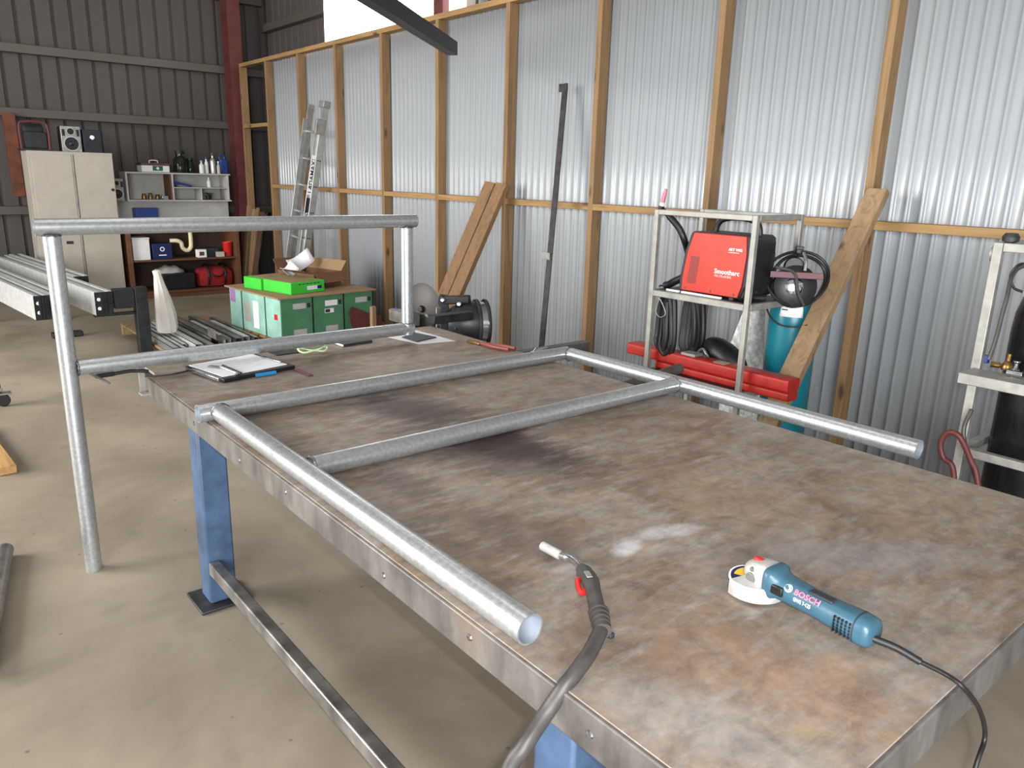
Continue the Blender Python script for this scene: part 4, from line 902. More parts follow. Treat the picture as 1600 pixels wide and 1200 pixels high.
def gbox(nm, m, c0, ang, w, d, h, z, lab, cat):
    a = radians(ang); X, Y = V((cos(a), sin(a), 0)), V((-sin(a), cos(a), 0)); b = B(); c = V((c0.x, c0.y, z)); obox(b, c + X * w / 2 + Y * d / 2 + V((0, 0, h / 2)), X, Y, (0, 0, 1), w, d, h); o = obj(nm, b, m, base=c, bevel=.004); tag(o, lab, cat); return o, c, X, Y
c0 = onz(455, 461, zt); gbw = .38
o, c, X, Y = gbox('green_box', 'green', c0, 14, gbw, .40, .105, zt, 'lime green box with paper label in front on the lid board', 'box')
b = B(); obox(b, c + X * .25 - Y * .0008 + V((0, 0, .045)), X, Y, (0, 0, 1), .14, .0015, .036); obj('label', b, 'paper', o)
b = B(); obox(b, c + X * .32 - Y * .0016 + V((0, 0, .045)), X, Y, (0, 0, 1), .05, .0015, .03); obj('label_mark', b, 'navy', o)
b = B(); obox(b, c + X * .18 + Y * .2 + V((0, 0, .1055)), X, Y, (0, 0, 1), gbw - .04, .37, .002); obj('lid_print', b, 'kraft', o)
for k in range(6):
    b = B(); obox(b, c + X * (.10 + .042 * k) - Y * .0008 + V((0, 0, .085)), X, Y, (0, 0, 1), .03, .0015, .009); obj('lettering', b, 'greenlbl', o)
c0 = c + Y * .41 - X * .02
o, c, X, Y = gbox('green_box', 'green', c0, 14, .36, .26, .105, zt, 'lime green box behind the labelled lime box on the lid board', 'box')
b = B(); obox(b, c + X * .2 + Y * .13 + V((0, 0, .1055)), X, Y, (0, 0, 1), .30, .24, .002); obj('lid_print', b, 'kraft', o)
# open brown carton, papers in it
c0 = PO + PX_ * .56 + PY_ * .36 ; a = radians(18); X, Y = V((cos(a), sin(a), 0)), V((-sin(a), cos(a), 0)); c = V((c0.x, c0.y, zt + .001))
t = thing('open_carton', 'open brown carton with raised flaps on the lid board', 'carton', c)
w, d, h = .36, .5, .13
b = B()
obox(b, c + X * w / 2 + Y * d / 2 + V((0, 0, .003)), X, Y, (0, 0, 1), w, d, .006)
for (cx, cy, ww, dd) in ((w / 2, .003, w, .006), (w / 2, d - .003, w, .006), (.003, d / 2, .006, d - .012), (w - .003, d / 2, .006, d - .012)): obox(b, c + X * cx + Y * cy + V((0, 0, h / 2 + .003)), X, Y, (0, 0, 1), ww, dd, h - .006)
obj('body', b, 'brown', t)
def flap(p0, e, up, l, m='brown'):
    b = B(); u = V(up).normalized(); obox(b, p0 + e / 2 + u * l / 2, e, u, e.cross(u), e.length, l, .004); obj('flap', b, m, t)
flap(c + V((0, 0, h)), X * w, -Y * .75 + V((0, 0, -.5)), .14); flap(c + X * w + V((0, 0, h)), Y * d, X * .55 + V((0, 0, .7)), .12, 'kraft'); flap(c + Y * d + V((0, 0, h)), X * w, Y * .5 + V((0, 0, .8)), .12); flap(c + V((0, 0, h)), Y * d * .7, -X * .9 + V((0, 0, .25)), .12)
def sheet(nm, org, e, up, bend, lab):
    b = B(); n = 8; rows = []
    nrm = V(e).cross(V(up)).normalized()
    for i in range(n + 1):
        s = i / n; p = org + V(e) * s + nrm * bend * sin(pi * s); rows.append([b.verts.new(p), b.verts.new(p + V(up) + nrm * bend * .3 * sin(pi * s))])
    for p, q in zip(rows, rows[1:]): b.faces.new((p[0], p[1], q[1], q[0]))
    o = obj(nm, b, 'paper', base=org); sm = o.modifiers.new('thick', 'SOLIDIFY'); sm.thickness = .0012; tag(o, lab, 'paper')
sheet('curled_paper', c + X * .02 + Y * .30 + V((0, 0, h - .02)), X * .30 + Y * .02 + V((0, 0, .10)), V((-.03, .10, .12)), -.05, 'large curled white paper sticking out of the open brown carton')
sheet('curled_paper', c - X * .09 + Y * .24 + V((0, 0, h - .03)), X * .13 + V((0, 0, .06)), V((-.04, .12, .07)), -.04, 'small curled white paper at the left flap of the open brown carton')
# red-brown board and blue tarp in front of the cartons
q0 = PO + PX_ * .66 - PY_ * .16
b = B(); out = [(0, 0), (.34, 0), (.36, .27), (.25, .29), (.15, .34), (.06, .385), (.01, .33)]
prism(b, out, V((q0.x, q0.y, .002)), PX_, (PY_ * .36 + V((0, 0, 1))).normalized(), PY_, .012)
tag(obj('brown_board', b, 'redoxide', base=(q0.x, q0.y, 0)), 'torn red-brown board leaning on the cartons at the wall end', 'board')
b = B()
for k, (u, v, r1, hz) in enumerate(((.02, -.16, .16, .12), (.2, -.2, .14, .09), (-.1, -.1, .1, .06))):
    cc_ = PO + PX_ * u + PY_ * v; vs = []
    n0 = len(b.verts); bmesh.ops.create_icosphere(b, subdivisions=3, radius=1, matrix=Matrix.Translation((cc_.x, cc_.y, 0)) @ Matrix.Diagonal((r1, r1 * .8, hz, 1)))
for v in b.verts: v.co += V((sin(v.co.y * 40), sin(v.co.x * 37), abs(sin(v.co.x * 29 + v.co.y * 23)))) * .012; v.co.z = max(.002, v.co.z)
tag(obj('blue_tarp', b, 'navy', base=(PO.x + .05, PO.y - .15, 0)), 'crumpled dark blue tarp on the floor before the green cartons', 'tarp')
# scrap bars on the floor between cartons and bench
t = thing('timber_post', 'short pale timber post standing behind the railing post', 'post', onz(584, 545, 0)); p = onz(584, 545, 0)
b = B(); q_ = onz(583, 545, 0); hgt = .40; box(b, p.x - .022, p.x + .022, p.y - .022, p.y + .022, 0, hgt); obj('stick', b, 'plank2', t, bevel=.003)

# ------------------------------------------------------------------ offcut pallet and sack
t = thing('offcut_pallet', 'low weathered pallet under the steel offcuts by the purlin stand', 'pallet', (2.05, 7.3, 0))
for k in range(6): bx('deck_board', 'plank2', t, 1.735 + .14 * k, 1.85 + .14 * k, 6.55, 8.1, .085, .105, .002)
for y in (6.6, 7.3, 8.0): bx('bearer', 'plank2', t, 1.735, 2.55, y, y + .07, 0, .0845, .002)
rr = random.Random(4)
specs = [(1.785, .055, .05, 'galv'), (1.85, .04, .04, 'zinc'), (1.90, .04, .035, 'zinc'), (1.97, .06, .06, 'zinc'), (2.06, .06, .05, 'galv'), (2.16, .07, .065, 'raw'), (2.26, .05, .05, 'zinc'), (2.34, .06, .05, 'raw'), (2.43, .06, .045, 'zinc'), (2.50, .04, .04, 'raw')]
labs = ['first steel offcut from the purlin stand on the low pallet', 'second steel offcut from the purlin stand on the low pallet', 'third offcut from the purlin stand, a slim zinc section on the low pallet', 'fourth offcut from the purlin stand, beside the white sack', 'fifth offcut from the purlin stand, an open channel on the low pallet', 'sixth offcut from the purlin stand, the widest raw steel channel', 'seventh offcut from the purlin stand on the low pallet', 'third offcut from the carton pallet, of raw steel', 'second offcut from the carton pallet, of zinc section', 'offcut lying nearest the carton pallet on the low pallet']
for k, (x, w_, h_, m) in enumerate(specs):
    y0 = 6.42 + rr.uniform(0, .25); y1 = 7.3 + rr.uniform(.2, .7); sk = rr.uniform(-.01, .01)
    b = B(); th = .004
    for (a, c, wd, wh) in ((-w_ / 2, -w_ / 2 + th, 0, h_), (w_ / 2 - th, w_ / 2, 0, h_)): box(b, x + a, x + c, y0, y1, .106, .106 + h_)
    box(b, x - w_ / 2, x + w_ / 2, y0, y1, .106 + h_ - th, .106 + h_)
    tag(obj('steel_offcut', b, m, base=(x, y0, .105)), labs[k], 'steel offcut', 'steel offcuts on the low pallet')
b = B(); p = onz(352, 527, .12); box(b, 2.12, 2.24, 6.50, 6.7, .172, .176); box(b, 2.12, 2.124, 6.5, 6.7, .172, .26); tag(obj('angle_offcut', b, 'raw', base=(2.18, 6.6, .17)), 'upright steel angle offcut on top of the offcuts', 'steel offcut')
# white sack
sb = V((1.90, 7.1, .17)); b = B(); rings = []; n = 20
for (zz, rx, ry, dx) in ((.0, .075, .08, 0), (.05, .088, .09, 0), (.16, .085, .08, -.005), (.30, .066, .06, -.015), (.42, .045, .045, -.03), (.50, .032, .03, -.04), (.54, .036, .025, -.045), (.55, .015, .01, -.045)):
    rings.append([b.verts.new(sb + V((dx + rx * cos(2 * pi * j / n) * (1 + .08 * sin(j * 2.3 + zz * 9)), ry * sin(2 * pi * j / n) * (1 + .1 * sin(j * 3.1)), zz))) for j in range(n)])
for p, q in zip(rings, rings[1:]):
    for j in range(n): b.faces.new((p[j], p[(j + 1) % n], q[(j + 1) % n], q[j]))
b.faces.new(rings[0][::-1]); b.faces.new(rings[-1]); tag(obj('white_sack', b, 'sack', base=sb), 'tall white sack standing on the steel offcuts by the purlin stand', 'sack')

# ------------------------------------------------------------------ purlins on stand
PDIR = V((-sin(radians(5.5)), cos(radians(5.5)), 0)); PXD = V((PDIR.y, -PDIR.x, 0))
def purlin(org, length, w, h, lab, lip=.022):
    t = thing('steel_purlin', lab, 'purlin', org, 'zinc purlins on the dark stand')
    out = [(0, lip), (0, 0), (w, 0), (w, lip), (w - .004, lip), (w - .004, .004), (.004, .004), (.004, lip)]
    b = B(); th = .005
    for (u0, u1, v0, v1) in ((0, th, 0, h), (w - th, w, 0, h), (th, w / 2 - .012, 0, th), (w / 2 + .012, w - th, 0, th), (0, .03, h, h + .008), (w - .03, w, h, h + .008), (th, w - th, h - .02, h - .014)):
        obox(b, org + PXD * (u0 + u1) / 2 + PDIR * length / 2 + V((0, 0, (v0 + v1) / 2)), PXD, PDIR, (0, 0, 1), u1 - u0, length, v1 - v0)
    obj('section', b, 'zinc', t)
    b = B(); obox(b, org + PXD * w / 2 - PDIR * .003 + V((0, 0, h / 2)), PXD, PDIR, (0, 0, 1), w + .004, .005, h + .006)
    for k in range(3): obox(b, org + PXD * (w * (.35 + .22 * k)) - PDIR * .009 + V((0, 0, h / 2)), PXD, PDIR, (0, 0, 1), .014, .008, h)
    e = obj('end_plate', b, 'darker', t)  # dark sheet stands in for the shaded hollow of the open end
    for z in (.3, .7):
        b = B(); lathe(b, [(0, .006), (.013, .005), (.015, 0)], org + PXD * .028 - PDIR * .006 + V((0, 0, h * z)), -PDIR, 12); obj('bolt', b, 'paper', e)  # white discs stand in for the bright bolt holes
zb = .405
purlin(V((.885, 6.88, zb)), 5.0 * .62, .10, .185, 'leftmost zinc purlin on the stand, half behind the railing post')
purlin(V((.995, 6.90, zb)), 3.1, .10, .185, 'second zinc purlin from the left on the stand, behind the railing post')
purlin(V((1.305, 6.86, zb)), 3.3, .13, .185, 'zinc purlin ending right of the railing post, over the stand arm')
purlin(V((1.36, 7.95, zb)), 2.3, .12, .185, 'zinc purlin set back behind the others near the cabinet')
t = thing('purlin_stand', 'dark steel box-section stand under the near ends of the purlins', 'stand', (1.3, 7.0, 0))
bx('post', 'darker', t, 1.615, 1.715, 6.90, 7.0, .012, .605, .006)
bx('arm', 'darker', t, 1.455, 1.612, 6.90, 7.0, .44, .60, .006)
bx('cross_bar', 'darker', t, 1.30, 1.614, 6.93, 6.97, .38, .404, .003)
bx('foot_plate', 'darker', t, 1.56, 1.73, 6.84, 7.06, 0, .012, .002)
t = thing('purlin_stand', 'farthest dark stand under the back ends of the purlins', 'stand', (1.0, 9.2, 0))
bx('cross_bar', 'darker', t, .45, 1.5, 9.2, 9.26, .33, .402, .004)
for x in (.5, 1.38): bx('post', 'darker', t, x, x + .07, 9.2, 9.26, .012, .329, .004); bx('foot_plate', 'darker', t, x - .05, x + .12, 9.13, 9.33, 0, .012, .002)
cp = onz(8, 637, 0)
t = thing('roller_stand', 'dark steel stand leg with castor at the left edge of the photo', 'stand', (cp.x - .02, cp.y, 0))
b = B(); box(b, cp.x - .055, cp.x - .005, cp.y + .02, cp.y + .07, .09, .78); obj('post', b, 'dark', t, bevel=.004)
b = B(); lathe(b, [(0, -.015), (.038, -.015), (.042, -.01), (.042, .01), (.038, .015), (0, .015)], (cp.x, cp.y + .04, .043), (0, 1, 0), 20); obj('castor', b, 'rubber_blk', t)
b = B(); box(b, cp.x - .055, cp.x + .05, cp.y, cp.y + .09, .086, .094); lathe(b, [(0, .004), (.012, .003), (.014, 0)], (cp.x - .01, cp.y + .02, .12), (0, -1, 0), 12); obj('fork', b, 'silver', t, bevel=.002)
b = B(); box(b, cp.x - .075, cp.x - .0, cp.y + .01, cp.y + .08, .781, .83); obj('head', b, 'dark', t, bevel=.004)
t = thing('purlin_stand', 'middle dark stand under the purlins, its foot showing behind the railing post', 'stand', (1.3, 8.2, 0))
bx('cross_bar', 'darker', t, .82, 1.44, 8.17, 8.22, .35, .404, .004); bx('post', 'darker', t, 1.27, 1.33, 8.165, 8.225, .05, .349, .004); bx('foot', 'darker', t, 1.16, 1.42, 8.14, 8.24, 0, .05, .01)
# timber block + pipe at left edge
b = B(); q0, q1 = onz(12, 742, 0), onz(-25, 690, 0); d = (q1 - q0).normalized(); s_ = V((d.y, -d.x, 0)); bar(b, q0 + V((0, 0, .024)) + s_ * .0, q1 + d * .25 + V((0, 0, .024)), s_, .09, .046)
tag(obj('timber_offcut', b, 'pallet', base=(q0.x, q0.y, 0), bevel=.003), 'pale timber offcut lying on the concrete floor at the left', 'timber')
b = B(); q0, q1 = onz(8, 856, .04), onz(-14, 975, .04); d = (q1 - q0).normalized(); pipe(b, V((q0.x, q0.y, .0315)), V((q0.x, q0.y, .0315)) + V((d.x, d.y, 0)) * .9, .03, .026); 
tag(obj('steel_pipe', b, 'raw', base=(q0.x, q0.y, 0)), 'loose steel pipe on the floor at the left edge below the timber offcut', 'pipe')

# ------------------------------------------------------------------ cabinet
CY = 10.1
t = thing('steel_cabinet', 'tall cream two-door cabinet against the dark back wall', 'cabinet', (1.85, CY + .2, 0))
x0, x1, zc = 1.425, 2.28, 1.72
b = B(); box(b, x0, x1, CY + .02, CY + .42, 0, zc); obj('body', b, 'cream', t, bevel=.004)
xm = 1.865
for k, (a, c) in enumerate(((x0 + .03, xm - .016), (xm + .012, x1 - .008))):
    d_ = bx('door', 'cream', t, a, c, CY, CY + .019, .04, zc - .03, .003)
    if k:
        b = B(); lathe(b, [(0, .024), (.016, .022), (.016, 0)], (c - .03, CY, 1.31), (0, -1, 0), 12); obj('knob', b, 'darker', d_)
bx('door_edge', 'silver', t, xm - .014, xm + .004, CY - .004, CY + .018, .04, zc - .03, .002)
b = B(); box(b, 1.70, 1.77, CY - .003, CY - .0005, .70, .735); obj('latch', b, 'dark', t, bevel=.001)
def speaker(x, y, z, w, h, lab):
    t = thing('speaker', lab, 'speaker', (x, y, z))
    b = B(); box(b, x - w / 2, x + w / 2, y, y + .18, z, z + h); obj('case', b, 'darker', t, bevel=.008)
    b = B(); box(b, x - w / 2, x + w / 2, y - .012, y - .0005, z, z + h); pnl = obj('front_panel', b, 'silver', t, bevel=.008)
    for s in (-1, 1): bx('side_port', 'black', pnl, x + s * w * .36 - .014, x + s * w * .36 + .014, y - .014, y - .0122, z + h * .62, z + h * .88)
    for (zz, r_) in ((.32, .41), (.8, .2)):
        c_ = V((x, y - .0125, z + h * zz)); R1 = r_ * w
        b = B(); lathe(b, [(R1, 0), (R1, .008), (R1 * .86, .008), (R1 * .84, 0)], c_, (0, -1, 0), 26); obj('driver_ring', b, 'alu', pnl)
        b = B(); lathe(b, [(R1 * .84, .002), (R1 * .5, -.008 + .010), (R1 * .3, .002), (R1 * .25, .006), (0, .010)], c_, (0, -1, 0), 26); obj('cone', b, 'black', pnl)
    return t
sp = ony(113, 232, CY + .05); speaker(sp.x, CY + .06, zc + .0005, .20, .275, 'silver-faced speaker standing on top of the cream cabinet')
b0 = ony(146, 232, CY + .06).x
t = thing('speaker', 'dark box speaker with a bright dome on the cabinet top', 'speaker', (b0, CY + .1, zc)); b = B(); box(b, b0 - .095, b0 + .095, CY + .06, CY + .22, zc + .0005, zc + .25); obj('case', b, 'inky', t, bevel=.006)
b = B(); lathe(b, [(.07, 0), (.07, .006), (.055, .006), (.05, 0)], (b0, CY + .06, zc + .09), (0, -1, 0), 22); obj('driver_ring', b, 'darker', t)
b = B(); lathe(b, [(0, .016), (.018, .012), (.026, 0)], (b0, CY + .06, zc + .165), (0, -1, 0), 16); obj('dome', b, 'paper', t)
b0 = ony(57, 215, CY + .12)
t = thing('compressor', 'dark engine-like machine with red frame on the cabinet top', 'machine', (b0.x, CY + .2, zc))
b = B(); box(b, b0.x - .13, b0.x + .1, CY + .08, CY + .3, zc + .02, zc + .20); lathe(b, [(0, -.1), (.06, -.1), (.07, -.08), (.07, .08), (.06, .1), (0, .1)], (b0.x - .02, CY + .2, zc + .22), (1, 0, 0), 20); obj('engine_block', b, 'darker', t, bevel=.012)
b = B(); xx = b0.x - .16; tube(b, smooth_path([V((xx, CY + .07, zc + .012)), V((xx, CY + .07, zc + .26)), V((xx + .05, CY + .07, zc + .30)), V((xx + .22, CY + .07, zc + .30)), V((xx + .27, CY + .07, zc + .24)), V((xx + .27, CY + .07, zc + .012))], 5), .012, 8); obj('frame', b, 'redoxide', t)
b = B(); box(b, xx - .01, xx + .30, CY + .06, CY + .32, zc + .0005, zc + .02); obj('base', b, 'darker', t)
# orange upright on back wall
a, c = ony(14, 190, 10.86), ony(24, 303, 10.86); b = B(); box(b, a.x - .06, a.x + .06, 10.80, 10.9, c.z, 2.13); box(b, a.x - .06, a.x + .06, 10.78, 10.80, c.z - .03, c.z + .12)
obj('bracing_plate', b, 'orange', wall_b, bevel=.004)

# ------------------------------------------------------------------ sink bench with shelves
SY = 10.1
t = thing('sink_bench', 'dark timber sink bench with open shelves in the back corner', 'bench', (3.0, SY + .25, 0))
bx('side_panel', 'shelfwood', t, 2.33, 2.385, SY, SY + .56, .0, .92, .003); bx('side_panel', 'shelfwood', t, 3.64, 3.69, SY, SY + .56, 0, .92, .003)
bx('bottom_shelf', 'shelfwood', t, 2.386, 3.639, SY + .01, SY + .56, .06, .085, .002); bx('middle_shelf', 'shelfwood', t, 2.386, 3.639, SY + .01, SY + .56, .455, .475, .002)
bx('kickboard', 'shelfwood', t, 2.386, 3.639, SY + .02, SY + .04, 0, .0595); bx('back_panel', 'concrete_dark', t, 2.386, 3.639, SY + .545, SY + .56, .0855, .92)
bx('benchtop', 'offwhite', t, 2.31, 3.71, SY - .01, SY + .57, .921, .952, .003)
bx('splashback', 'offwhite', t, 2.31, 3.78, SY + .571, SY + .59, .953, 1.16, .003)
b = B(); sx_ = ony(294, 380, SY + .2).x; lathe(b, [(0, -.0), (.12, .01), (.14, .05), (.15, .09), (0, .09)], (sx_, SY + .25, .83), (0, 0, 1), 24); obj('sink_bowl', b, 'offwhite', t)
b = B(); zz = .72; pth = [V((sx_ + .02, SY + .15, .82)), V((sx_ + .02, SY + .15, .68)), V((sx_ + .01, SY + .15, .60)), V((sx_ - .035, SY + .15, .565)), V((sx_ - .09, SY + .15, .60)), V((sx_ - .10, SY + .15, .66)), V((sx_ - .15, SY + .15, .69)), V((sx_ - .23, SY + .17, .69))]
tube(b, smooth_path(pth, 5), .026, 12); obj('trap_pipe', b, 'pvc', t)
BT = .9525
def simple(nm, m, x0, x1, y0, y1, z0, z1, lab, cat, grp=None, bev=.004):
    b = B(); box(b, x0, x1, y0, y1, z0, z1); return tag(obj(nm, b, m, base=((x0 + x1) / 2, (y0 + y1) / 2, z0), bevel=bev), lab, cat, grp)
ms = .4755
o = simple('white_bin', 'white', 2.405, 2.60, SY + .05, SY + .3, ms, .73, 'white plastic bin on the middle shelf of the sink bench', 'bin'); 
b = B(); box(b, 2.40, 2.605, SY + .045, SY + .305, .7305, .745); obj('rim', b, 'white', o, bevel=.003)
o = simple('blue_box', 'navy', 2.63, 2.86, SY + .06, SY + .26, ms, .665, 'dark blue box with white print on the middle shelf', 'box')
b = B(); lathe(b, [(.018, 0), (.018, .001), (.028, .001), (.028, 0)], (2.745, SY + .06, .60), (0, -1, 0), 16); box(b, 2.70, 2.79, SY + .0588, SY + .06, .52, .532); obj('print', b, 'paper', o)
o = simple('small_carton', 'paper', 3.17, 3.28, SY + .06, SY + .16, ms, .575, 'small white carton with orange print on the middle shelf', 'carton'); b = B(); box(b, 3.19, 3.25, SY + .0588, SY + .06, .50, .55); obj('print', b, 'orange', o)
o = simple('tool_case', 'toolgrey', 3.3, 3.46, SY + .15, SY + .32, ms, .58, 'small grey tool case at the back of the middle shelf', 'case')
o = simple('grey_cup', 'offwhite', 3.41, 3.50, SY + .04, SY + .12, ms, .54, 'pale grey tub in front of the tool case on the middle shelf', 'tub')
b = B(); bp = V((3.575, SY + .13, ms)); lathe(b, [(0, 0), (.048, 0), (.062, .17), (.066, .175), (.066, .185), (.058, .185), (.045, .01), (0, .01)], bp, (0, 0, 1), 22); tag(obj('red_bucket', b, 'redplastic', base=bp), 'red plastic bucket at the wall end of the middle shelf', 'bucket')
bs = .0855
t2 = thing('sports_bag', 'dark red duffel bag on the bottom shelf of the sink bench', 'bag', (3.4, SY + .2, bs))
b = B(); secs = [(3.17, .07), (3.19, .12), (3.26, .145), (3.4, .155), (3.54, .145), (3.6, .12), (3.62, .07)]
rings = [[b.verts.new((x, SY + .22 + rr_ * 1.0 * cos(2 * pi * j / 18), bs + .001 + max(0, .13 + rr_ * .85 * sin(2 * pi * j / 18)) * (1 if sin(2 * pi * j / 18) > -.6 else .3))) for j in range(18)] for x, rr_ in secs]
for p, q in zip(rings, rings[1:]):
    for j in range(18): b.faces.new((p[j], p[(j + 1) % 18], q[(j + 1) % 18], q[j]))
b.faces.new(rings[0]); b.faces.new(rings[-1][::-1]); obj('body', b, 'redcloth', t2)
for x in (3.29, 3.5):
    b = B(); tube(b, smooth_path([V((x, SY + .10, bs + .03)), V((x, SY + .06, bs + .14)), V((x, SY + .10, bs + .25)), V((x, SY + .2, bs + .285)), V((x, SY + .3, bs + .26))]), .014, 8); obj('strap', b, 'black', t2)
b = B(); tube(b, smooth_path([V((3.29, SY + .09, bs + .22)), V((3.34, SY + .05, bs + .15)), V((3.45, SY + .05, bs + .15)), V((3.5, SY + .09, bs + .22))]), .01, 8); obj('handle', b, 'black', t2)
o = simple('black_crate', 'black', 2.72, 3.12, SY + .08, SY + .45, bs, .29, 'black plastic crate on the bottom shelf', 'crate', bev=.01)
b = B(); cc_ = V((2.84, SY + .22, .2905)); bmesh.ops.create_icosphere(b, subdivisions=3, radius=1, matrix=Matrix.Translation(cc_) @ Matrix.Diagonal((.19, .12, .09, 1)))
for v in b.verts: v.co.z = max(cc_.z, v.co.z + .012 * sin(v.co.x * 50)); 
tag(obj('grey_bag', b, 'offwhite', base=cc_), 'crumpled grey plastic bag on top of the black crate', 'bag')
simple('blue_tray', 'blue', 2.56, 2.83, SY + .40, SY + .55, BT, 1.08, 'blue plastic tub on the sink benchtop', 'tub', bev=.008)
# wall cubby shelf over the splashback
CZ = 1.1605
t = thing('cubby_shelf', 'white open cubby shelf standing on the splashback', 'shelf', (3.15, 10.6, CZ))
def cs(nm, x0, x1, y0, y1, z0, z1, m='offwhite'): return bx(nm, m, t, x0, x1, y0, y1, z0, z1, .002)
cs('base', 2.50, 3.79, 10.55, 10.86, CZ, CZ + .018); cs('top', 2.50, 3.79, 10.55, 10.86, 1.497, 1.515)
for x in (2.50, 3.04, 3.745): cs('divider', x, x + .022, 10.555, 10.84, CZ + .0185, 1.4965)
cs('back', 2.523, 3.744, 10.842, 10.855, CZ + .0185, 1.4965)
cs('edge_trim', 2.523, 2.535, 10.552, 10.57, CZ + .0185, 1.4965, 'shelfwood'); cs('edge_trim', 3.02, 3.039, 10.56, 10.84, CZ + .0185, 1.4965, 'shelfwood')
cs('middle_shelf', 3.063, 3.744, 10.56, 10.84, 1.325, 1.337); cs('divider', 3.40, 3.412, 10.56, 10.84, CZ + .0185, 1.3245)
b = B(); 
ft = 1.5155
t = thing('first_aid_box', 'white first aid box with green label on the cubby shelf', 'box', (2.87, 10.65, ft))
b = B(); box(b, 2.70, 3.035, 10.57, 10.78, ft, ft + .085); obj('body', b, 'white', t, bevel=.01)
b = B(); box(b, 2.69, 3.045, 10.56, 10.79, ft + .0855, ft + .112); obj('lid', b, 'maroon', t, bevel=.006)
b = B(); box(b, 2.83, 2.95, 10.567, 10.5695, ft + .02, ft + .078); lb = obj('label', b, 'greenlbl', t)
b = B(); box(b, 2.883, 2.897, 10.565, 10.5668, ft + .03, ft + .068); box(b, 2.871, 2.8829, 10.565, 10.5668, ft + .042, ft + .056); box(b, 2.8971, 2.909, 10.565, 10.5668, ft + .042, ft + .056); obj('cross', b, 'white', lb)
b = B(); tube(b, smooth_path([V((2.82, 10.66, ft + .112)), V((2.82, 10.66, ft + .135)), V((2.84, 10.66, ft + .145)), V((2.90, 10.66, ft + .145)), V((2.92, 10.66, ft + .135)), V((2.92, 10.66, ft + .112))]), .006, 8); obj('handle', b, 'white', t)
def bottle(nm, m, x, y, z, r_, h, neck, lab, cap=None):
    b = B(); lathe(b, [(0, 0), (r_ * .95, 0), (r_, r_ * .2), (r_, h * .62), (r_ * .8, h * .72), (neck, h * .8), (neck, h), (0, h)], (x, y, z), (0, 0, 1), 18); o = tag(obj(nm, b, m, base=(x, y, z)), lab, 'bottle')
    if cap: b = B(); lathe(b, [(neck * 1.1, h * .9), (neck * 1.15, h * .9), (neck * 1.15, h * 1.05), (0, h * 1.05)], (x, y, z), (0, 0, 1), 12); obj('cap', b, cap, o)
bottle('glass_jar', 'jar', 3.20, 10.68, ft, .085, .26, .05, 'big dark green glass jar on the cubby shelf top', 'darker'); bottle('glass_jar', 'jar', 3.33, 10.70, ft, .05, .18, .035, 'smaller dark glass jar beside the big jar', 'darker')
bottle('spray_bottle', 'white', 3.455, 10.64, ft, .032, .155, .013, 'white bottle beside the dark jars on the cubby shelf', 'cream'); bottle('spray_bottle', 'white', 3.525, 10.66, ft, .026, .20, .011, 'slim white bottle with blue cap on the cubby shelf', 'blue')
bottle('drink_bottle', 'alu', 3.61, 10.66, ft, .040, .25, .016, 'grey bottle with pointed neck on the cubby shelf', 'brown'); bottle('detergent_bottle', 'offwhite', 3.66, 10.60, ft, .022, .15, .01, 'small pale bottle before the blue jug', 'white')
t = thing('blue_jug', 'dark blue jug at the column end of the cubby shelf', 'jug', (3.74, 10.66, ft)); b = B(); box(b, 3.69, 3.80, 10.62, 10.72, ft, ft + .19); obj('body', b, 'blue', t, bevel=.02); b = B(); tube(b, smooth_path([V((3.70, 10.67, ft + .185)), V((3.71, 10.67, ft + .23)), V((3.76, 10.67, ft + .23)), V((3.77, 10.67, ft + .185))]), .01, 8); obj('handle', b, 'blue', t)
speaker(2.40, 10.60, 1.1608, .16, .27, 'silver-faced speaker between the cream cabinet and the cubby shelf')
cz = CZ + .0185
b = B(); p = V((3.56, 10.5, CZ - .0)); 
t = thing('potted_plant', 'small green plant in a black pot on the splashback edge', 'plant', (3.47, 10.58, CZ + .0185)); b = B(); lathe(b, [(0, 0), (.03, 0), (.042, .06), (.038, .06), (.0, .05)], (3.50, 10.60, CZ + .019), (0, 0, 1), 16); obj('pot', b, 'black', t)
b = B(); rr = random.Random(2)
for k in range(26):
    a = rr.uniform(0, 2 * pi); r_ = rr.uniform(.0, .05); p = V((3.50 + r_ * cos(a), 10.60 + r_ * sin(a), CZ + .075 + rr.uniform(0, .03))); e_ = V((cos(a), sin(a), rr.uniform(-.1, .6))).normalized(); f_ = e_.cross(V((0, 0, 1))).normalized() * .012
    faces(b, [p - f_, p + e_ * .025 - f_ * 1.3, p + e_ * .045, p + e_ * .025 + f_ * 1.3, p + f_], [(0, 1, 2, 3, 4)])
obj('foliage', b, plain('leaf_green', (58, 110, 46), .5), t)
o = thing('glue_gun', 'blue caulking tool lying on the cubby middle shelf', 'tool', (3.16, 10.62, 1.3375)); b = B(); tube(b, [V((3.08, 10.62, 1.40)), V((3.30, 10.62, 1.352))], .014, 10); obj('barrel', b, 'blue', o); b = B(); bar(b, V((3.09, 10.62, 1.395)), V((3.10, 10.62, 1.34)), (1, 0, 0), .03, .016); obj('grip', b, 'navy', o, bevel=.003)
bottle('small_bottle', 'white', 3.54, 10.66, 1.3375, .025, .12, .01, 'small white bottle on the cubby middle shelf', 'white')
bottle('small_jar', 'brassy', 2.72, 10.66, cz, .03, .07, .022, 'small amber jar inside the left cubby', 'darker'); bottle('small_jar', 'brassy', 2.80, 10.68, cz, .028, .075, .02, 'amber jar second from the left inside the left cubby', 'darker'); bottle('small_jar', 'brassy', 2.88, 10.66, cz, .03, .06, .022, 'low amber jar in the middle of the left cubby', 'darker')
simple('tin', 'chrome', 2.92, 3.0, 10.6, 10.66, cz, cz + .05, 'shiny tin at the right of the left cubby', 'tin')

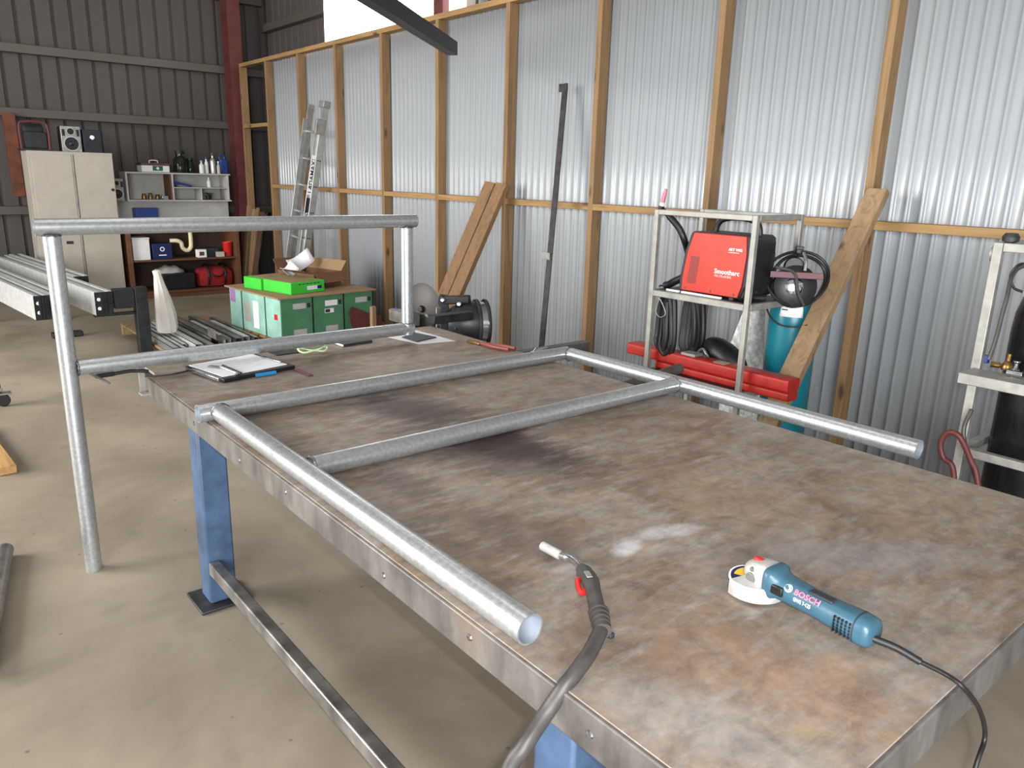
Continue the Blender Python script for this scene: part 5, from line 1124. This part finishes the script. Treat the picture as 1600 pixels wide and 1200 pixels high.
# ------------------------------------------------------------------ loose timbers by the corner stud
for k, (yy, w_, hh, m, lab, th) in enumerate(((10.36, .085, 1.12, 'stud', 'thick pale timber standing next to the sink bench', .045), (10.20, .07, 1.08, 'plank2', 'narrow grey-brown timber standing second from the sink bench', .03), (10.07, .06, 1.10, 'plank', 'slim brown timber standing third from the sink bench', .025), (9.93, .13, 1.05, 'concrete_dark', 'wide dark board standing nearest the ladder', .02))):
    b = B(); bar(b, (3.80 - .015 * k, yy, .006), (3.955, yy + .0, hh), (0, 1, 0), w_, th); tag(obj('standing_timber', b, m, base=(3.8, yy, 0), bevel=.002), lab, 'timber')
b = B(); tp = V((3.93, 10.05, 0)); 
sh = onx(418, 335, 4.03)
b = B(); obox(b, V((4.03, sh.y + .0, sh.z)), (0, 1, 0), (1, 0, 0), (0, 0, 1), .10, .05, .05); tube(b, [V((4.02, sh.y - .05, sh.z)), V((4.02, sh.y + .14, sh.z + .02))], .018, 10); tag(obj('tap_fitting', b, 'chrome', base=(4.03, sh.y, sh.z)), 'shiny metal fitting fixed between the corner studs', 'fitting')

# ------------------------------------------------------------------ light
def area(name, loc, target, sx, sy, power, color=(1, 1, 1), spread=180):
    l = bpy.data.lights.new(name, 'AREA'); l.shape = 'RECTANGLE'; l.size = sx; l.size_y = sy; l.energy = power; l.color = color; l.spread = radians(spread)
    o = bpy.data.objects.new(name, l); COL.objects.link(o); o.location = loc
    o.rotation_euler = (V(target) - V(loc)).to_track_quat('-Z', 'Y').to_euler(); return o
w = bpy.data.worlds.new('daylight'); SC.world = w; w.use_nodes = True
w.node_tree.nodes['Background'].inputs[0].default_value = (.94, .97, 1, 1); w.node_tree.nodes['Background'].inputs[1].default_value = .8
area('roller_door_daylight', (-4.6, 6.2, 2.3), (0, 4.8, 0), 4.0, 3.4, 780, (1, .97, .92))
area('roof_skylight', (1.4, 3.2, 4.9), (1.4, 3.2, 0), .9, 3.5, 20, (1, .99, .97))
area('roof_skylight', (2.6, 7.0, 4.9), (2.6, 7.0, 0), .9, 2.0, 12, (1, .99, .97))
area('rear_fill', (-2.6, -2.8, 1.6), (4.0, 1.6, .7), 3.5, 2.6, 620, (.95, .98, 1))  # added fill to brighten the lower right wall; no opening is seen here
area('camera_flash', CAMP + RT * .05 + UP * .05 - FW * .03, CAMP + FW * 3, .03, .02, 30, (1, .98, .97))
vs = SC.view_settings; vs.view_transform = 'Standard'; vs.look = 'None'; vs.gamma = 1; vs.use_curve_mapping = False; vs.exposure = 0.0
